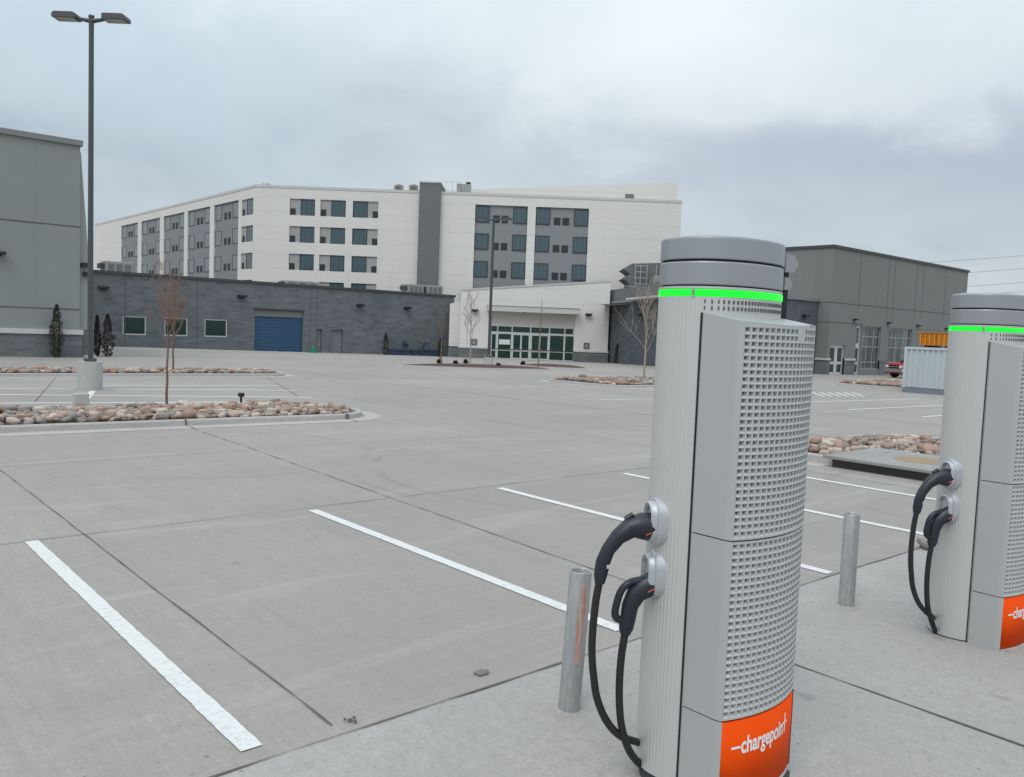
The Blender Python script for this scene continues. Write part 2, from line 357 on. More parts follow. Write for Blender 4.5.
# ------------------------------------------------------------------ ground
g = MB()
ds = sorted({-300.} | {k[0] for k in KN if k[0] > -300})
for a, b in zip(ds, ds[1:]):
    W = 1600
    P = lambda d, w: (FW0.x*d+RT0.x*w, FW0.y*d+RT0.y*w, terr(FW0.x*d, FW0.y*d))
    g.quad(P(a, -W), P(a, W), P(b, W), P(b, -W))
tag(g.build('ground', 'lot'), 'pale grey concrete parking lot surface', 'ground', kind='structure')
def drape(mb, x0, x1, y0, y1, lift, step=.8, mi=0):
    nx = max(1, math.ceil((x1-x0)/step)); ny = max(1, math.ceil((y1-y0)/step))
    X = [x0+(x1-x0)*i/nx for i in range(nx+1)]; Y = [y0+(y1-y0)*j/ny for j in range(ny+1)]
    mb.add([(x, y, terr(x, y)+lift) for y in Y for x in X], [(j*(nx+1)+i, j*(nx+1)+i+1, (j+1)*(nx+1)+i+1, (j+1)*(nx+1)+i) for j in range(ny) for i in range(nx)], mi)
def strip(mb, a, b, w, lift, step=.5, jit=0., gaps=0., rag=0.):
    a = Vector((a[0], a[1], 0)); b = Vector((b[0], b[1], 0)); L = (b-a).length; d = (b-a)/L; nrm = Vector((-d.y, d.x, 0)); n = max(1, int(L/step))
    pts = []
    for i in range(n+1):
        q = a+d*(L*i/n)+nrm*(jit*(noise.noise(Vector((q0 := L*i/n*1.3, a.x, a.y)))))
        ww = w*(1+1.1*noise.noise(Vector((L*i/n*3.7, a.y, 5.)))) if jit else w
        for s_ in (-.5, .5):
            e = q+nrm*(ww*s_+rag*(noise.noise(Vector((L*i/n*9, a.x*3+s_*7, 2.)))+.6*noise.noise(Vector((L*i/n*31, a.x*3+s_*7, 4.))))); pts.append((e.x, e.y, terr(e.x, e.y)+lift))
    mb.add(pts, [(2*i, 2*i+1, 2*i+3, 2*i+2) for i in range(n)])
WY = 3.66   # edge of the walkway
wk = MB(); drape(wk, -14, 60, -12, WY, .004, 1.0)
tag(wk.build('walkway', 'walk'), kind='structure')
sw = MB(); drape(sw, 16.5, 58, 66.5, 73.3, .006, 1.0); tag(sw.build('sidewalk', 'walk'), kind='structure')
jt = MB()
strip(jt, (-14, WY), (60, WY), .012, .010, .12, .02)
strip(jt, (2.15, 3.78), (2.2, 17.0), .009, .008, .1, .01)
strip(jt, (-8, 8.62), (24, 8.50), .009, .008, .1, .01)
ja_, jb_ = gt(187, 427), gt(402, 502); jd_ = jb_-ja_; jc_ = ja_+jd_*min(2.0, (3.8-ja_.y)/jd_.y)
strip(jt, (ja_.x, ja_.y), (jc_.x, jc_.y), .010, .008, .1, .01)
strip(jt, (12.6, 3.7), (12.7, 26), .009, .008, .15, .01)
strip(jt, (-8, 13.0), (40, 12.8), .008, .008, .15, .01)
p = gt(810, 672); q = gt(1010, 738)
strip(jt, (p.x+.02, WY), (p.x+.02, -10), .014, .009, .1, .006)
strip(jt, (p.x-4.6, WY), (p.x-4.6, -10), .014, .009, .1, .006)
strip(jt, (p.x+4.6, WY), (p.x+4.6, -10), .014, .009, .1, .006)
strip(jt, (-10, 26.9), (40, 26.9), .02, .008, .3, .01)
strip(jt, (4.6, 22.6), (7.4, 32.9), .02, .008, .3, .01); strip(jt, (11.5, 22.6), (15.2, 33), .02, .008, .3, .01)
for yy in (30.5, 44, 52, 60): strip(jt, (14, yy), (60, yy), .025, .008, .4, .01)
for xx in (18, 24.5, 31, 38, 45): strip(jt, (xx, 3.7), (xx, 66), .022, .008, .4, .01)
for xk_ in (-2.1, ja_.x+.02, 9.6):
    yk_ = 16.5; zk_ = terr(xk_, yk_); jt.box(xk_-.012, xk_+.012, yk_-.003, yk_+.14, zk_+.012, zk_+.1325); strip(jt, (xk_, 16.06), (xk_, 16.5), .02, .0165, .1, .004)
tag(jt.build('pavement_joints', 'joint'), kind='structure')
# painted lines
for (x, y0, y1) in ((1.72, 3.80, 8.60), (4.49, 3.85, 8.44), (7.20, 3.72, 8.40), (9.63, 3.85, 8.35), (11.97, 3.85, 8.3), (-1.0, 3.8, 8.6)):
    b = MB(); strip(b, (x+.0, y0), (x, y1), .115, .006, .03, rag=.005); tag(b.build('parking_line', 'paint'), kind='structure')
far = []
for (u0, v0, u1, v1) in ((-30, 388.5, 296, 390.5), (-30, 394.6, 312, 397.5), (-30, 403.5, 285, 402.2), (80, 385.5, 280, 386), (812, 402, 920, 399), (848, 409.8, 946, 405.4), (922, 417, 946, 415.4), (600, 400, 655, 399)):
    a = gt(u0, v0); b_ = gt(u1, v1); far.append((a, b_, .19 if u0 < 400 else .13))
a = gt(93, 391); b_ = gt(84, 402); far.append((a, b_, .16))
for k in range(6):
    a = gt(812+k*8, 392.4); b_ = gt(824+k*8, 396.6); far.append((a, b_, .13))
for a, b_, w in far:
    b = MB(); strip(b, (a.x, a.y), (b_.x, b_.y), w, .006, .6); tag(b.build('parking_line', 'paint'), kind='structure')

# ------------------------------------------------------------------ kerbed islands
def rrect(x0, x1, y0, y1, r, n=8, rl=None):
    pts = []
    rs = (r, r, rl if rl is not None else r, rl if rl is not None else r)
    for (cx, cy, a0, rr) in ((x1-rs[0], y0+rs[0], -90, rs[0]), (x1-rs[1], y1-rs[1], 0, rs[1]), (x0+rs[2], y1-rs[2], 90, rs[2]), (x0+rs[3], y0+rs[3], 180, rs[3])):
        for k in range(n+1):
            a = R(a0+90*k/n); pts.append((cx+rr*math.cos(a), cy+rr*math.sin(a)))
    return pts
def densify(pts, step=.8):
    out = []
    for i, a in enumerate(pts):
        b = pts[(i+1) % len(pts)]; L = math.hypot(b[0]-a[0], b[1]-a[1]); n = max(1, int(L/step))
        for k in range(n): out.append((a[0]+(b[0]-a[0])*k/n, a[1]+(b[1]-a[1])*k/n))
    return out
def offset(pts, d):
    out = []; n = len(pts)
    for i in range(n):
        a = Vector(pts[i-1]); b = Vector(pts[(i+1) % n]); t_ = (b-a).normalized(); nrm = Vector((-t_.y, t_.x))
        out.append((pts[i][0]+nrm.x*d, pts[i][1]+nrm.y*d))
    return out
def kerb(pts, label, h=.13, w=.17, m='kerb'):
    pts = densify(pts); rings = []
    for d, z in ((-.42, -.06), (-.42, .010), (.0, .014), (.02, h-.025), (.045, h), (w-.02, h), (w, h-.02), (w+.005, -.06)):
        rings.append([(x, y, terr(x, y)+z) for x, y in offset(pts, d)])
    b = MB(); b.loft(rings, 0, False)
    return tag(recalc(b.build('kerb', m)), label, 'kerb', kind='structure')
def bed(pts, name, m, lift, bulge=.0):
    pts = densify(offset(densify(pts), .16)); cx = sum(q[0] for q in pts)/len(pts); cy = sum(q[1] for q in pts)/len(pts)
    b = MB(); rings = []
    for f, dz in ((1, 0), (.8, .5), (.5, .9), (.02, 1)):
        rings.append([(cx+(x-cx)*f, cy+(y-cy)*f, terr(cx+(x-cx)*f, cy+(y-cy)*f)+lift+bulge*dz) for x, y in pts])
    b.loft(rings, 0, False); return tag(b.build(name, m), kind='structure')
ISL1 = rrect(-12, 10.55, 16.5, 19.9, 1.3); kerb(ISL1, 'kerb round the near rock bed'); bed(ISL1, 'planting_bed', 'soil', .07)
ISL2 = rrect(-12, 16.3, 32.4, 35.4, 1.3); kerb(ISL2, 'kerb round the far rock bed'); bed(ISL2, 'planting_bed', 'soil', .07)
ISL3 = rrect(13.6, 19.2, 1.0, 8.8, 1.2); kerb(ISL3, 'kerb round the rock bed behind the chargers', .15); bed(ISL3, 'planting_bed', 'soil', .09)
pm = gt(628, 384.5); ISL4 = rrect(pm.x-3.2, pm.x+8, pm.y-2.2, pm.y+2.6, 1.0); kerb(ISL4, 'kerb round the small rock bed'); bed(ISL4, 'planting_bed', 'soil', .07)
pm5 = gt(905, 388); ISL5 = rrect(pm5.x-2.6, pm5.x+5, pm5.y-2.0, pm5.y+3.2, .9); kerb(ISL5, 'kerb by the container'); bed(ISL5, 'planting_bed', 'soil', .07)
# mulch islands in front of the entrance: long beds lying across the view
def lens_isl(u0, u1, v0, v1):
    a = gt(u0, v0); b = gt(u1, v1); c = Vector(((a.x+b.x)/2, (a.y+b.y)/2)); d = Vector((b.x-a.x, b.y-a.y)); L = d.length/2; d.normalize(); n = Vector((-d.y, d.x))
    return [(c.x+d.x*L*math.cos(k)+n.x*1.9*math.sin(k), c.y+d.y*L*math.cos(k)+n.y*1.9*math.sin(k)) for k in [2*PI*i/40 for i in range(40)]]
ISL6 = lens_isl(402, 552, 366.5, 370.5); ISL7 = lens_isl(526, 584, 366.0, 370.0)
for I in (ISL6, ISL7): kerb(I, 'kerb round a mulch bed', .12); bed(I, 'mulch_bed', 'mulch', .12, .14)

# ------------------------------------------------------------------ river rocks
def rock_mesh(seed, sub=2):
    rnd = random.Random(seed); bm = bmesh.new(); bmesh.ops.create_icosphere(bm, subdivisions=sub, radius=.5)
    o = Vector((seed*3.7, seed*1.3, 0)); sx, sy, sz = 1, rnd.uniform(.6, .88), rnd.uniform(.42, .66)
    for v in bm.verts:
        d = v.co.normalized(); k = 1+.42*noise.noise(d*1.2+o)+.16*noise.noise(d*2.7+o)
        q = d*.5*k
        for ax in range(3):
            if abs(q[ax]) > .33: q[ax] = math.copysign(.33+(abs(q[ax])-.33)*.25, q[ax])
        v.co = Vector((q.x*sx, q.y*sy, q.z*sz))
    me = bpy.data.meshes.new('river_rock'); bm.to_mesh(me); bm.free(); me.materials.append(M['rock'])
    me.polygons.foreach_set('use_smooth', [True]*len(me.polygons)); return me
ROCKS = [rock_mesh(k+1) for k in range(16)]; ROCKS_LO = [rock_mesh(k+1, 1) for k in range(8)]
def inside(pt, poly):
    x, y = pt; c = False; n = len(poly)
    for i in range(n):
        (x1, y1), (x2, y2) = poly[i], poly[i-1]
        if (y1 > y) != (y2 > y) and x < (x2-x1)*(y-y1)/(y2-y1)+x1: c = not c
    return c
def scatter(poly, x0, x1, y0, y1, smin, smax, tries, rnd, keep=lambda x, y: True, pack=.40):
    out = []; cell = {}
    inner = offset(densify(poly), .30)
    for _ in range(tries):
        x, y = rnd.uniform(x0, x1), rnd.uniform(y0, y1); s_ = rnd.uniform(smin, smax)*(1 if rnd.random() < .85 else 1.25)
        if not keep(x, y) or not inside((x, y), inner): continue
        k = (int(x/.6), int(y/.6)); ok = True
        for i in range(k[0]-1, k[0]+2):
            for j in range(k[1]-1, k[1]+2):
                for (a, b, t_) in cell.get((i, j), ()):
                    if (a-x)**2+(b-y)**2 < (pack*(s_+t_))**2: ok = False
        if ok: out.append((x, y, s_)); cell.setdefault(k, []).append((x, y, s_))
    return out
rnd = random.Random(3)
SLAB = (13.35, 15.2, 3.4, 7.12)
r1 = [(q, 0) for q in scatter(ISL1, 2.2, 11.3, 16.5, 20, .13, .33, 26000, rnd, pack=.37)]
r3 = [(q, 1) for q in scatter(ISL3, 13.3, 20.8, 4.4, 9.3, .13, .30, 20000, rnd, pack=.37, keep= lambda x, y: not (SLAB[0]-.2 < x < SLAB[1]+.12 and SLAB[2]-.2 < y < SLAB[3]+.12))]
allr = sorted(r1+r3, key=lambda e: (e[0][0]**2+e[0][1]**2))
near = allr[:300]; rest = allr[300:]
LAB = {0: 'rounded tan or grey river rock in the kerbed bed round the near bare sapling', 1: 'rounded tan or grey river rock in the kerbed bed behind the two chargers'}
GRP = {0: 'river rocks in the near planting bed', 1: 'river rocks in the bed behind the chargers'}
for (x, y, s_), w in near:
    o = bpy.data.objects.new('river_rock', rnd.choice(ROCKS)); COL.objects.link(o)
    o.location = (x, y, terr(x, y)+.08+s_*.20+rnd.uniform(0, .08)); o.rotation_euler = (rnd.gauss(0, .35), rnd.gauss(0, .35), rnd.uniform(0, 6.28)); o.scale = (s_*1.08,)*3
    tag(o, LAB[w], 'rock', GRP[w])
def rock_stuff(lst, name, lo=True):
    b = MB()
    for (x, y, s_) in lst:
        me = rnd.choice(ROCKS_LO if lo else ROCKS); mt = Matrix.Translation((x, y, terr(x, y)+.09+s_*.2)) @ Matrix.Rotation(rnd.uniform(0, 6.28), 4, 'Z') @ Matrix.Rotation(rnd.gauss(0, .25), 4, 'X') @ Matrix.Scale(s_*1.08, 4)
        b.add([mt @ v.co for v in me.vertices], [tuple(p_.vertices) for p_ in me.polygons], 0, True)
    return b.build(name, 'rock')
tag(rock_stuff([q for q, w in rest], 'river_rocks', False), 'mass of small river rocks filling the back of the near beds', 'rocks', kind='stuff')
r2 = scatter(ISL2, 0, 16.6, 32.4, 35.5, .24, .42, 9000, rnd); tag(rock_stuff(r2, 'river_rocks'), 'low band of river rocks in the bed beyond the tall lamp post', 'rocks', kind='stuff')
x4 = [q[0] for q in ISL4]; y4 = [q[1] for q in ISL4]
r4 = scatter(ISL4, min(x4), max(x4), min(y4), max(y4), .28, .5, 5000, rnd); tag(rock_stuff(r4, 'river_rocks'), 'small bed of pale river rocks round the bare tree behind the near charger', 'rocks', kind='stuff')
x5 = [q[0] for q in ISL5]; y5 = [q[1] for q in ISL5]
r5 = scatter(ISL5, min(x5), max(x5), min(y5), max(y5), .3, .55, 3000, rnd); tag(rock_stuff(r5, 'river_rocks'), 'patch of reddish rocks beside the shipping container', 'rocks', kind='stuff')
def lone_rock(u, v, s_, label, seed):
    p = gt(u, v); o = bpy.data.objects.new('river_rock', ROCKS[seed]); COL.objects.link(o); o.location = (p.x, p.y, p.z+s_*.22); o.scale = (s_,)*3; o.rotation_euler = (.1, 0, 1.); return tag(o, label, 'rock')
lone_rock(926, 549, .24, 'single tan rock lying at the walkway edge behind the far charger cables', 4)
p = gt(481, 674); b = MB()
b.loft([[(p.x+dx*k, p.y+dy*k, z) for dx, dy in ((-.035, -.03), (.03, -.035), (.06, .0), (.03, .035), (-.04, .025))] for k, z in ((1, .002), (1, .012), (.8, .018))], 0)
tag(b.build('stone_chip', mat('dark_chip', (.15, .15, .15), .9)), 'flat dark stone chip lying on the concrete near the walkway edge', 'stone')
b = MB(); p = gt(350, 722)
for k, (dx, dy, r_) in enumerate(((0, 0, .016), (.03, .01, .01), (-.02, .02, .009), (.012, -.03, .012))): b.loft([[(p.x+dx+r_*f*math.cos(a), p.y+dy+r_*f*math.sin(a), .011+h) for a in [2*PI*i/6 for i in range(6)]] for f, h in ((1, 0), (.6, .008))], 0)
tag(b.build('dirt_crumbs', 'soil'), 'small dark crumbs of dirt on the walkway joint', 'dirt', kind='stuff')

# utility slab in the island
ut = thing('utility_slab', (14.1, 5.3, terr(14, 5.3)), 'flat concrete utility slab with a rusty round stain in the rock bed', 'slab')
z0 = terr(15, 6)
b = MB(); b.box(SLAB[0]-.10, SLAB[1], SLAB[2], SLAB[3], z0+.16, z0+.215, 0, .012); b.build('slab_top', 'slab', ut)
b = MB(); b.box(SLAB[0]+.06, SLAB[1]-.1, SLAB[2]+.1, SLAB[3]-.1, z0-.05, z0+.16, 0); b.build('slab_base', 'trim_dark', ut)  # concrete base; the shade under the overhang is put into its dark colour
b = MB(); b.cyl(14.25, 5.9, z0+.215, z0+.220, .42, 28); b.build('access_cover', 'rust', ut)
# light concrete stub by the near bed and the small black uplight
p = gt(81, 409); b = MB(); b.box(p.x-.15, p.x+.15, p.y-.12, p.y+.12, p.z, p.z+.36, 0, .03)
tag(b.build('concrete_block', 'ped'), 'small pale concrete block beside the near rock bed below the tall lamp post', 'block')
p = gt(241, 404); up = thing('garden_uplight', p, 'small black uplight standing among the rocks of the near bed', 'garden light')
b = MB(); b.cyl(p.x, p.y, p.z, p.z+.20, .03, 10); b.build('stake', 'black', up)
b = MB(); b.box(p.x-.07, p.x+.07, p.y-.06, p.y+.06, p.z+.19, p.z+.29, 0, .015); b.build('lamp_head', 'black', up)

# ------------------------------------------------------------------ charging stations
A_, B_ = .325, .24
def ell(a, bf, bb, z, n=72, flute=0., nf=64):
    """plan outline of the column; bf/bb front and back half depth; optional shallow flutes"""
    e = 2/2.25; raw = []
    for k in range(720):
        th = 2*PI*k/720; c, s_ = math.cos(th), math.sin(th)
        raw.append((a*math.copysign(abs(c)**e, c), (bf if s_ < 0 else bb)*math.copysign(abs(s_)**e, s_)))
    acc = [0.]
    for k in range(720): p0, p1 = raw[k], raw[(k+1) % 720]; acc.append(acc[-1]+math.hypot(p1[0]-p0[0], p1[1]-p0[1]))
    pts = []; j = 0
    for k in range(n):
        d = acc[-1]*k/n
        while acc[j+1] < d: j += 1
        f = (d-acc[j])/max(1e-9, acc[j+1]-acc[j]); p0, p1 = raw[j], raw[(j+1) % 720]
        w = 1-flute*(.5-.5*math.cos(2*PI*nf*k/n))
        pts.append(((p0[0]+(p1[0]-p0[0])*f)*w, (p0[1]+(p1[1]-p0[1])*f)*w, z))
    return pts
HWD = .2975
def front(x, hw=HWD, yc=-.325, sag=.06): return yc - sag*(1-(x/hw)**2)
def make_charger():
    root = thing('charging_station', (0, 0, 0), 'x', 'charging station', 'charging stations on the walkway')
    b = MB(); b.loft([ell(A_*.93, .21, B_*.95, -.05, 48), ell(A_*.93, .21, B_*.95, .035, 48)], 0); b.box(-.25, .25, -.36, -.1, -.05, .02)
    b.build('base_plate', 'trim_dark', root)
    # fluted aluminium column
    N = 768; b = MB(); b.loft([ell(A_, .236, B_, .03, N, .0055, 96), ell(A_, .236, B_, 2.235, N, .0055, 96)], 0, True, True); b.build('column', 'alu', root)
    # head: perforated collar, light band, caps
    b = MB(); b.loft([ell(A_*.985, B_*.985, B_*.985, z, 72) for z in (2.17, 2.236)], 0, True, True)
    for k in range(30):
        x = -.285+.57*k/29; e = 2.25; y = -B_*.985*(1-min(1, abs(x/(A_*.985))**e))**(1/e)
        for zz in (2.178, 2.206): b.box(x-.0062, x+.0062, y-.002, y+.008, zz, zz+.016, 1)
    b.build('vent_collar', ['perf', 'perf_hole'], root)
    b = MB(); b.hard([ell(A_*k, B_*k, B_*k, z, 96) for k, z in ((1.0, 2.238), (1.004, 2.240), (1.004, 2.265), (1.0, 2.267))]); band = b.build('light_band', 'green', root)
    b = MB(); a0 = PI+.28
    for a in (a0, -a0+PI*1.0):
        e = 2/2.25; c, s_ = math.cos(a), math.sin(a); x = A_*1.006*math.copysign(abs(c)**e, c); y = B_*1.006*math.copysign(abs(s_)**e, s_)
        b.cyl(x, y, 2.239, 2.266, .008, 10)
    b.build('band_clip', 'cap', band)
    b = MB(); b.hard([ell(A_*k, B_*k, B_*k, z, 96) for k, z in ((.985, 2.267), (.985, 2.270), (.998, 2.271), (.998, 2.280))]); b.build('band_lip', 'alu', root)
    b = MB(); b.loft([ell(A_*k, B_*k, B_*k, z, 96) for k, z in ((.955, 2.280), (.955, 2.49))], 0, True, True); b.build('inner_core', 'gap', root)
    for z_0, z_1, top in ((2.287, 2.389, 0), (2.399, 2.500, 1)):
        pr = [(.985, z_0), (.995, z_0+.004), (.995, z_1-.006), (.985, z_1)]
        if top: pr = [(.99, z_0), (1.0, z_0+.004), (1.0, z_1-.012), (.993, z_1-.004), (.96, z_1), (.75, z_1+.010), (.4, z_1+.015), (.02, z_1+.016)]
        b = MB(); b.hard([ell(A_*k, B_*k, B_*k, z, 96) for k, z in pr]); b.build('cap_ring' if not top else 'top_cap', 'cap', root)
    # cable swing arm post and its two pointed flaps on the far side of the head
    b = MB(); b.box(.330, .375, -.125, -.06, 2.10, 2.47, 0, .008); arm = b.build('cable_arm_post', 'gap', root)
    for z_0, z_1, ex in ((2.385, 2.475, .098), (2.300, 2.362, .05)):
        b = MB(); y0, y1 = -.135, -.05; zm = (z_0+z_1)/2
        prof = [(.322, z_0), (.34+ex*.55, z_0+.004), (.34+ex, zm), (.34+ex*.55, z_1-.004), (.322, z_1)]
        b.loft([[(x, y, z) for x, z in prof] for y in (y0, y1)], 0); recalc(b.build('arm_flap', 'cap', arm))
    # door body: smooth sides with a softly rounded front edge
    hw, yb = HWD, -.118
    def door_side(z0, z1, name, slant=0.):
        b = MB(); plan = [(-hw+.008, yb), (-hw-.001, yb-.008), (-hw-.001, -.295), (-hw+.002, -.312), (-hw+.009, -.3245), (-hw+.0115, front(-hw+.0115))]
        n = 18; arc = [(-hw+.012+(2*hw-.024)*k/n, front(-hw+.012+(2*hw-.024)*k/n)+.022) for k in range(n+1)]
        pl = plan + arc + [(-x, y) for x, y in reversed(plan)]
        lo = [(x, y, z0) for x, y in pl]; hi = [(x, y, z1+slant*max(0, (y+.40)/.32)) for x, y in pl]
        b.loft([lo, hi], 0, True, False); return b.build(name, 'side', root)
    d1 = door_side(1.196, 2.118, 'upper_door', .055); d2 = door_side(.402, 1.190, 'lower_door'); d3 = door_side(.02, .396, 'base_cover')
    for zz in (1.190, .396):
        pass
    b = MB(); b.box(-hw+.02, hw-.02, -.300, -.12, .03, 2.10); b.box(-hw-.0025, -hw+.03, yb+.001, yb+.0065, .03, 2.165); b.box(hw-.03, hw+.0025, yb+.001, yb+.0065, .03, 2.165); b.build('door_core', 'gap', root)
    # perforated front: each square hole is a real funnel
    def perforated(z0, z1, name, par, blank=()):
        b = MB(); nc = 17; x0, x1 = -hw+.012, hw-.012; pitch = (x1-x0)/nc; nr = max(1, round((z1-z0-.016)/.0305)); ph = (z1-z0-.016)/nr; zb = z0+.008
        P = lambda x, z, d: (x, front(x)+d, z)
        for (za, zc) in ((z0, zb), (z1-.008, z1)):
            for c in range(nc): b.quad(P(x0+c*pitch, za, 0), P(x0+(c+1)*pitch, za, 0), P(x0+(c+1)*pitch, zc, 0), P(x0+c*pitch, zc, 0))
        for c in range(nc):
            xa, xb = x0+c*pitch, x0+(c+1)*pitch
            b.quad(P(xa, z0, .0), P(xa, z0, .024), P(xb, z0, .024), P(xb, z0, .0)); b.quad(P(xa, z1, .0), P(xb, z1, .0), P(xb, z1, .024), P(xa, z1, .024))
            for r_ in range(nr):
                zl, zh = zb+r_*ph, zb+(r_+1)*ph
                if (c, nr-1-r_) in blank:
                    b.quad(P(xa, zl, 0), P(xb, zl, 0), P(xb, zh, 0), P(xa, zh, 0)); continue
                o = [(xa, zl), (xb, zl), (xb, zh), (xa, zh)]
                mx, mz = pitch*.11, ph*.10
                i1 = [(xa+mx, zl+mz), (xb-mx, zl+mz), (xb-mx, zh-mz), (xa+mx, zh-mz)]
                mx2, mz2 = pitch*.19, ph*.14
                i2 = [(xa+mx2, zl+ph*.46), (xb-mx2, zl+ph*.46), (xb-mx2, zh-mz2), (xa+mx2, zh-mz2)]
                k = len(b.v); b.v += [Vector(P(x, z, 0)) for x, z in o]+[Vector(P(x, z, .001)) for x, z in i1]+[Vector(P(x, z, .016)) for x, z in i2]
                for ring in (0, 4):
                    for e in range(4):
                        b.f.append([k+ring+e, k+ring+(e+1) % 4, k+ring+4+(e+1) % 4, k+ring+4+e]); b.mi.append(0); b.sm.append(False)
                b.f.append([k+8, k+9, k+10, k+11]); b.mi.append(1); b.sm.append(False)
        return b.build(name, ['perf', 'perf_hole'], par)
    perforated(1.197, 2.117, 'perforated_grille', d1, {(10, 0), (11, 0), (10, 1), (11, 1)})
    perforated(.403, 1.189, 'perforated_grille', d2)
    # orange label, curved, with its dark right edge and lettering
    b = MB(); n = 18; x0, x1 = -hw+.012, hw-.014
    xs = [x0+(x1-x0)*k/n for k in range(n+1)]
    rings = []
    b.add([(x, front(x)+d, z) for d in (0, .022) for z in (.034, .394) for x in xs], [], 0)
    W = n+1
    for k in range(n):
        b.f.append([k, k+1, W+k+1, W+k]); b.mi.append(0); b.sm.append(True)
        b.f.append([W+k, W+k+1, 3*W+k+1, 3*W+k]); b.mi.append(0); b.sm.append(False)
        b.f.append([2*W+k, 2*W+k+1, k+1, k]); b.mi.append(0); b.sm.append(False)
    lab = b.build('orange_panel', 'orange', d3)
    b = MB(); b.box(x1+.001, x1+.010, front(x1)+.001, front(x1)+.03, .03, .396); b.build('panel_edge', 'gap', d3)
    b = MB()
    for k in range(n): b.quad((xs[k], front(xs[k])-.004, .018), (xs[k+1], front(xs[k+1])-.004, .018), (xs[k+1], front(xs[k+1])-.004, .031), (xs[k], front(xs[k])-.004, .031))
    for k in range(n): b.quad((xs[k], front(xs[k])-.004, .031), (xs[k+1], front(xs[k+1])-.004, .031), (xs[k+1], front(xs[k+1])+.03, .031), (xs[k], front(xs[k])+.03, .031))
    b.build('toe_strip', 'alu', d3)
    cu = bpy.data.curves.new('logo', 'FONT'); cu.body = 'chargepoin'; cu.size = .104; cu.offset = .0028; cu.resolution_u = 4; cu.space_character = 1.0
    to = bpy.data.objects.new('logo_tmp', cu); COL.objects.link(to); bpy.context.view_layer.update()
    me0 = to.evaluated_get(bpy.context.evaluated_depsgraph_get()).to_mesh(); tri = [(tuple(v.co) for v in me0.vertices)]
    V = [v.co.copy() for v in me0.vertices]; Fc = [list(p_.vertices) for p_ in me0.polygons]; to.to_mesh_clear(); bpy.data.objects.remove(to)
    wmax = max(v.x for v in V); sx = .318/wmax
    b = MB(); X0 = -.185; ZB = .243
    fr_ = lambda x, z, d=.0025: (x, front(x)-d, z)
    bm = bmesh.new(); bv = [bm.verts.new((v.x*sx+X0, v.y*1.03, 0)) for v in V]
    for f in Fc:
        try: bm.faces.new([bv[i] for i in f])
        except ValueError: pass
    bmesh.ops.triangulate(bm, faces=bm.faces[:]); bmesh.ops.subdivide_edges(bm, edges=[e for e in bm.edges if e.calc_length() > .03], cuts=2); bm.verts.index_update()
    b.add([fr_(v.co.x, ZB+v.co.y) for v in bm.verts], [[v.index for v in f.verts] for f in bm.faces]); bm.free()
    def bar(xa, xb, za, zc):
        for k in range(4):
            p0, p1 = xa+(xb-xa)*k/4, xa+(xb-xa)*(k+1)/4; b.quad(fr_(p0, za), fr_(p1, za), fr_(p1, zc), fr_(p0, zc))
    bar(X0-.052, X0-.002, ZB+.024, ZB+.035)                                  # leading dash
    xt = X0+.318+.004; bar(xt+.012, xt+.024, ZB, ZB+.092); bar(xt-.006, xt+.011, ZB+.042, ZB+.053); bar(xt+.025, xt+.044, ZB+.042, ZB+.053)   # the plus-shaped t
    b.build('lettering', 'logo', lab)
    # connector holsters: two stadium plates on the left end of the column
    def stadium(x, zc, hw_, hh, n=10):
        pts = []
        for k in range(n+1): a = PI*k/n; pts.append((x, -hw_*math.cos(a), zc+(hh-hw_)+hw_*math.sin(a)))
        for k in range(n+1): a = PI+PI*k/n; pts.append((x, -hw_*math.cos(a), zc-(hh-hw_)+hw_*math.sin(a)))
        return pts
    XL = -A_
    hol = []
    for zc in (1.205, .962):
        b = MB(); b.hard([stadium(XL+.05, zc, .078, .112), stadium(XL-.014, zc, .078, .112), stadium(XL-.020, zc, .072, .106), stadium(XL-.022, zc, .064, .098), stadium(XL-.044, zc, .061, .094), stadium(XL-.050, zc, .054, .088), stadium(XL-.038, zc, .046, .078), stadium(XL-.030, zc, .044, .074)])
        ca, sa = math.cos(R(-32)), math.sin(R(-32)); c0 = Vector((XL+.018, .062, 0))
        b.v = [Vector((c0.x+(q.x-XL)*ca-q.y*sa, c0.y+(q.x-XL)*sa+q.y*ca, q.z)) for q in b.v]
        h = recalc(b.build('connector_holster', 'holster', root)); hol.append(h)
    # connectors: measured along the plane of the column's middle
    O = Vector((3.338, 2.35, .045)); 
    PD_ = Vector((math.cos(R(148)), math.sin(R(148)), 0)); NV = Vector((-PD_.y, PD_.x, 0)); NV = NV if NV.y > 0 else -NV; C0 = O+Vector((-A_+.01, .058, 0))
    def px(lst, y=0.):
        out = []
        for u, v in lst:
            d = ray(u, v); out.append(CAM + d*((C0+NV*y-CAM).dot(NV)/d.dot(NV)) - O)
        return out
    def oval(path, ry, rz, name, parent, m='plug', n=14):
        path = [Vector(q) for q in path]; rings = []
        for i, q in enumerate(path):
            d = (path[min(i+1, len(path)-1)]-path[max(i-1, 0)]).normalized(); a = NV; c = d.cross(a).normalized()
            rings.append([q+a*ry[i]*math.cos(2*PI*k/n)+c*rz[i]*math.sin(2*PI*k/n) for k in range(n)])
        b = MB(); b.loft(rings, 0, True, True); return recalc(b.build(name, m, parent))
    # upper plug: a thick swan-necked gun
    p1 = px([(658, 527), (651, 527), (641, 526), (630, 528), (618, 537), (608, 550), (603, 562), (600.5, 575), (599.5, 583)])
    g1 = oval(p1, [.050, .056, .056, .047, .036, .032, .030, .030, .024], [.056, .066, .062, .048, .037, .032, .034, .031, .023], 'charging_plug', root)
    lt = px([(633, 521), (625, 526)], -.0); b = MB(); b.tube([q+Vector((0, 0, .030)) for q in lt], .014, 8); b.build('latch', 'plug', g1)
